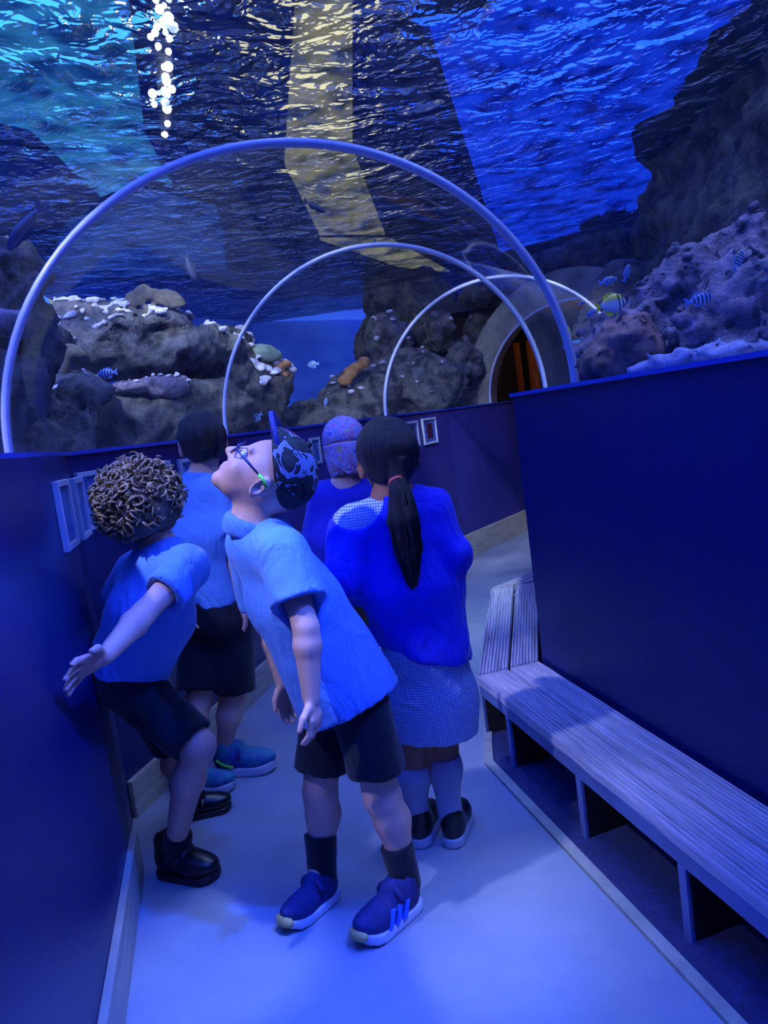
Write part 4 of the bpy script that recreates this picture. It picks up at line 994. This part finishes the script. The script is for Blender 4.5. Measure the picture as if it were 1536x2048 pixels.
hair = MB(); rg = random.Random(5); hc = E(0, -.02, .03)
for i in range(900):
    th = rg.uniform(0, 2*math.pi); cz = rg.uniform(-.62, 1); sr = math.sqrt(1-cz*cz); dv = r_*sr*math.cos(th)+f*sr*math.sin(th)+u*cz
    if dv @ f > .62 and dv @ u < .5: continue
    base = hc+dv*rg.uniform(.086, .118)*(1.0 if dv @ u > -.3 else .85); ax = nrm(np.array([rg.gauss(0, 1) for _ in range(3)])+dv*.6-u*.5)
    e1 = nrm(np.cross(ax, (.3, .5, .8))); e2 = np.cross(ax, e1); R_ = rg.uniform(.008, .014); T_ = rg.uniform(1.1, 2.0); ph = rg.uniform(0, 6.28); n = 13
    pts = [base+ax*((j/n)-.5)*rg.uniform(.028, .034)+R_*(e1*math.cos(ph+6.28*T_*j/n)+e2*math.sin(ph+6.28*T_*j/n)) for j in range(n+1)]
    hair.tube(pts, [.0016+.0024*math.sin(math.pi*(j+.6)/(n+1.2)) for j in range(n+1)], 5)
o = hair.build('curls', 'hair_curl', rb, True); o['kind'] = 'stuff'
solid('hair', wobble(sub(ell(hc, (.1, .11, .105), r_, f, u), ell(E(0, .11, -.03), (.065, .07, .085), r_, f, u)), .012, 24, 2), [hc], .14, .007, simple('hair roots', '4a3c34', '66564a', 30, .6), rb)
for q in 'LR':
    an = B_['an'+q]; kn = B_['kn'+q]; d_ = nrm(kn-an); solid('sock', cut(cone(an-(0, 0, .03), an+d_*.06, .037, .042), plane(an+d_*.05, d_)), [an, an+d_*.06], .05, .005, 'sock_dark', rb)
    o, W, d, y, k = shoe(rb, B_['heel'+q], B_['toe'+q], 0, 'black', 'black', wide=1.08, tall=1.12, thick=.022, spring=.01)
    for a_ in (.078, .105):
        m_ = MB(); m_.tube([W(a_+.012*c2, .042*math.sin(c2), .052+.034*math.cos(c2)-(a_-.078)*.5) for c2 in np.linspace(-1.4, 1.4, 11)], .008, 8); m_.build('strap', 'black', o, True)

# --- dark haired boy standing at the wall with his back turned
C_ = dict(head=P(406, 888, 2.72), hf=(-.25, .96, .1), hu=(0, -.05, 1), neck=P(406, 958, 2.72), chest=P(405, 1040, 2.72), pelvis=P(436, 1235, 2.72),
          shL=P(366, 990, 2.76), elL=P(352, 1100, 2.74), wrL=P(372, 1200, 2.62), shR=P(444, 985, 2.70), elR=P(470, 1105, 2.66), wrR=P(482, 1205, 2.66),
          hipL=P(405, 1250, 2.74), knL=P(398, 1400, 2.68), hipR=P(466, 1250, 2.73), knR=P(464, 1400, 2.72), calf=(0, -.8, 0),
          heelR=(-.745, 2.727, 0), toeR=(-.508, 2.70, 0), heelL=(-.84, 2.62, 0), toeL=(-.64, 2.58, 0))
C_['anR'] = np.array([-.695, 2.722, .11]); C_['anL'] = np.array([-.8, 2.61, .1])
C_['handR'] = ((.15, .05, -1), (-.9, 0, 0), 1, .4, .06); C_['handL'] = ((.1, -.1, -1), (.9, 0, 0), -1, .4, .06)
rc = empty('person', (-.7, 2.7, 0), 'dark haired child in blue polo, black shorts and green trimmed trainers standing at the wall', 'person')
E, r_, f, u = build_body(C_, 'skin', rc)
lc = nrm(C_['shR']-C_['shL'])
top(C_, rc, 'polo', [(P(405, 985, 2.72), .085), (P(410, 1070, 2.72), .105), (P(428, 1215, 2.72), .108)], lc, .85, (P(424, 1212, 2.72), (.1, 0, -1)), .68, (.052, .056))
collar(C_, rc, 'polo', .057, .012)
trousers(C_, rc, 'shorts', .112, (.08, .085), .86)
hc = E(0, -.015, .026)
solid('hair', wobble(cut(sub(ell(hc, (.083, .1, .095), r_, f, u), ell(E(0, .11, -.04), (.07, .075, .09), r_, f, u)), plane(E(0, -.06, -.065), nrm(-u+f*.25))), .004, 40, 2, (1, 1, .3)), [hc], .13, .0055, 'hair_dark', rc)
for q in 'LR':
    an = C_['an'+q]; kn = C_['kn'+q]; d_ = nrm(kn-an); solid('sock', cut(cone(an-(0, 0, .03), an+d_*.03, .036, .038), plane(an+d_*.01, d_)), [an, an+d_*.03], .05, .005, 'sock_dark', rc)
    o, W, d, y, k = shoe(rc, C_['heel'+q], C_['toe'+q], 0, 'teal_shoe', 'white', thick=.03, spring=.012)
    m_ = MB(); m_.tube([W(.022, -.031, .06), W(.045, -.0365, .045), W(.075, -.038, .034)], [.008, .007, .004], 8); m_.build('heel_flash', 'green', o, True)
    m_ = MB(); m_.tube([W(.096, .036*math.sin(c2), .056+.032*math.cos(c2)) for c2 in np.linspace(-1.4, 1.4, 11)], .0065, 8); m_.build('strap', 'navy_shoe', o, True)

# --- child in the printed flap hat, behind the girl
D_ = dict(head=P(690, 898, 3.0), hf=(-.15, .97, -.1), hu=(0, .08, 1), neck=P(692, 970, 2.98), chest=P(690, 1040, 2.98), pelvis=P(688, 1165, 3.0),
          shL=P(645, 992, 3.0), elL=P(628, 1080, 2.98), wrL=P(645, 1130, 3.1), shR=P(740, 990, 3.0), elR=P(762, 1080, 2.98), wrR=P(740, 1130, 3.12),
          hipL=P(662, 1180, 3.0), knL=P(668, 1310, 2.99), hipR=P(716, 1180, 3.0), knR=P(718, 1310, 2.99), calf=(0, -.8, 0))
for q, xx in (('L', -.17), ('R', -.05)):
    D_['heel'+q] = np.array([xx, 2.97, 0]); D_['toe'+q] = np.array([xx-.02, 3.16, 0]); D_['an'+q] = np.array([xx, 3.01, .1])
D_['handL'] = ((.3, .6, -.6), (.9, 0, 0), -1, .5, .06); D_['handR'] = ((-.3, .6, -.6), (-.9, 0, 0), 1, .5, .06)
rd = empty('person', (-.11, 3.0, 0), 'child in navy sweatshirt and colourful printed flap hat behind the girl', 'person')
E, r_, f, u = build_body(D_, 'skin', rd)
ld = nrm(D_['shR']-D_['shL'])
top(D_, rd, 'jumper', [(P(692, 1000, 2.99), .09), (P(690, 1080, 2.99), .112), (P(688, 1185, 3.0), .11)], ld, .8, (P(688, 1185, 3.0), (0, 0, -1)), 1.85, (.055, .048))
trousers(D_, rd, 'shorts', .105, (.075, .078), .8)
hc = E(0, -.005, .04)
hat = solid('hat', wobble(cut(ell(hc, (.085, .104, .088), r_, f, u), plane(E(0, 0, .012), nrm(-u-f*.12))), .002, 20), [hc], .13, .0058, 'hatprint', rd)
fl_ = cut(sub(ell(E(0, -.008, .02), (.087, .107, .2), r_, f, u), ell(E(0, -.008, .02), (.077, .097, .21), r_, f, u)), plane(E(0, -.01, 0), f), plane(E(0, -.06, -.105), -u), plane(E(0, 0, .018), u))
solid('neck_flap', wobble(fl_, .002, 25), [E(0, -.03, -.03)], .14, .0045, 'hatprint', hat)
solid('peak', cut(ell(E(0, .1, .012), (.06, .065, .007), r_, f, u), plane(E(0, .075, 0), -f)), [E(0, .1, .012)], .1, .005, 'hatprint', hat)
for q in 'LR':
    an = D_['an'+q]; solid('sock', cut(cone(an-(0, 0, .03), an+(0, 0, .08), .031, .036), plane(an+(0, 0, .07), (0, 0, 1))), [an, an+(0, 0, .08)], .05, .006, 'sock_grey', rd)
    shoe(rd, D_['heel'+q], D_['toe'+q], 0, 'black', 'white')

# --- girl with the ponytail
E_ = dict(head=P(776, 922, 2.06), hf=(-.22, .95, .05), hu=(-.02, -.05, 1), neck=P(786, 1002, 2.05), chest=P(805, 1090, 2.05), pelvis=P(850, 1300, 2.07),
          shL=P(712, 1055, 2.04), elL=P(690, 1150, 2.0), wrL=P(725, 1190, 2.16), shR=P(862, 1025, 2.06), elR=P(902, 1105, 2.03), wrR=P(880, 1130, 2.2),
          hipL=P(822, 1330, 2.07), knL=P(826, 1505, 2.07), hipR=P(884, 1325, 2.08), knR=P(884, 1490, 2.08), calf=(0, -.8, 0))
for q, hx_, hy_ in (('L', -.03, 2.045), ('R', .063, 2.023)):
    E_['heel'+q] = np.array([hx_, hy_, 0]); E_['toe'+q] = np.array([hx_+.055, hy_+.185, 0]); E_['an'+q] = np.array([hx_+.008, hy_+.045, .1])
E_['handL'] = ((.5, .8, .1), (.5, -.4, 0), -1, .5, .06); E_['handR'] = ((-.4, .8, 0), (-.5, -.4, 0), 1, .5, .06)
re_ = empty('person', (.02, 2.1, 0), 'girl with long ponytail, royal blue cardigan, checked dress and grey knee socks', 'person')
E, r_, f, u = build_body(E_, 'skin_b', re_)
le = nrm(E_['shR']-E_['shL'])
top(E_, re_, 'gingham', [(P(790, 1040, 2.05), .078), (P(815, 1150, 2.05), .094), (P(848, 1290, 2.06), .098), (P(862, 1400, 2.07), .112), (P(864, 1500, 2.07), .122)], le, .9, (P(860, 1462, 2.07), nrm((-.1, 0, -1))), .5, (.061, .06), 'dress', amp=.003, shr=.06, cuts=[ell(P(884, 1040, 2.03), (.085, .13, .09))], fold=(11, (1, 1, .35)))
top(E_, re_, 'cardi', [(P(795, 1040, 2.05), .09), (P(818, 1160, 2.05), .113), (P(850, 1310, 2.06), .108)], le, .85, (P(850, 1300, 2.06), nrm((-.26, 0, -1))), 1.85, (.067, .06), 'cardigan', shr=.062, cuts=[ell(P(708, 998, 2.02), (.078, .16, .078)), cone(E_['neck'], E_['head'], .056, .06)], amp=.009, fold=(13, (1, 1, .9)))
hc = E(0, -.012, .028)
solid('hair', wobble(cut(sub(ell(hc, (.083, .102, .094), r_, f, u), ell(E(0, .12, -.05), (.07, .075, .1), r_, f, u)), plane(E(0, -.05, -.075), nrm(-u+f*.3))), .003, 45, 2, (1, 1, .25)), [hc], .13, .0055, 'hair_dark', re_)
tie = P(794, 962, 1.955)
tl_ = [tie, P(800, 985, 1.93), P(806, 1040, 1.915), P(815, 1100, 1.92), P(824, 1165, 1.925)]
rs_ = [.016, .027, .036, .033, .012]
pf = wobble(union([cone(tl_[i], tl_[i+1], rs_[i], rs_[i+1], np.array([0, 1.0, 0]), 1.35) for i in range(4)]+[(cone(E(0, -.09, .0), tie, .03, .016), .02)], .015), .008, 60, 2, (1, 1, .12))
solid('ponytail', pf, tl_+[E(0, -.09, 0)], .06, .0048, 'hair_dark', re_)
ps = MB(); rgp = random.Random(8)
for i in range(60):
    a = rgp.uniform(0, 6.283); q_ = rgp.uniform(.75, 1.08); e_ = rgp.uniform(.75, 1.12); pts = []
    for j in range(13):
        s_ = j/12*4*min(e_, 1); ii_ = min(int(s_), 3); w_ = s_-ii_; c_ = tl_[ii_]*(1-w_)+tl_[ii_+1]*w_; rr_ = rs_[ii_]*(1-w_)+rs_[ii_+1]*w_
        pts.append(c_+np.array([math.cos(a+j*.05), math.sin(a+j*.05)*.75, 0])*rr_*q_+np.array([rgp.gauss(0, .0012), 0, -(.02*(e_-.8) if j > 9 else 0)]))
    ps.tube(pts, [.0012+.0022*math.sin(math.pi*(j+.4)/12.8) for j in range(13)], 5)
o = ps.build('ponytail_strands', 'hair_dark', re_, True); o['kind'] = 'stuff'
m_ = MB(); ax_ = nrm(tl_[1]-tie); e1 = nrm(np.cross(ax_, (1, .2, 0))); e2 = np.cross(ax_, e1)
m_.tube([tie+ax_*.004+.018*(e1*math.cos(a)+e2*math.sin(a)) for a in np.linspace(0, 2*math.pi, 19)[:-1]], .006, 8, True); m_.build('hair_tie', 'red', re_, True)
for q in 'LR':
    an = E_['an'+q]; kn = E_['kn'+q]; d_ = nrm(kn-an); L_ = np.linalg.norm(kn-an); tp = an+d_*L_*.86; cf = an+d_*L_*.66+np.array([0, -.01, 0])
    solid('sock', cut(union([cone(an-(0, 0, .04), an, .033, .031), cone(an, cf, .031, .047), cone(cf, tp+d_*.03, .047, .045)], .02), plane(tp, d_)), [an, tp, cf], .07, .0055, 'sock_grey', re_)
    shoe(re_, E_['heel'+q], E_['toe'+q], 0, 'black', 'white', tall=1.05, thick=.03)
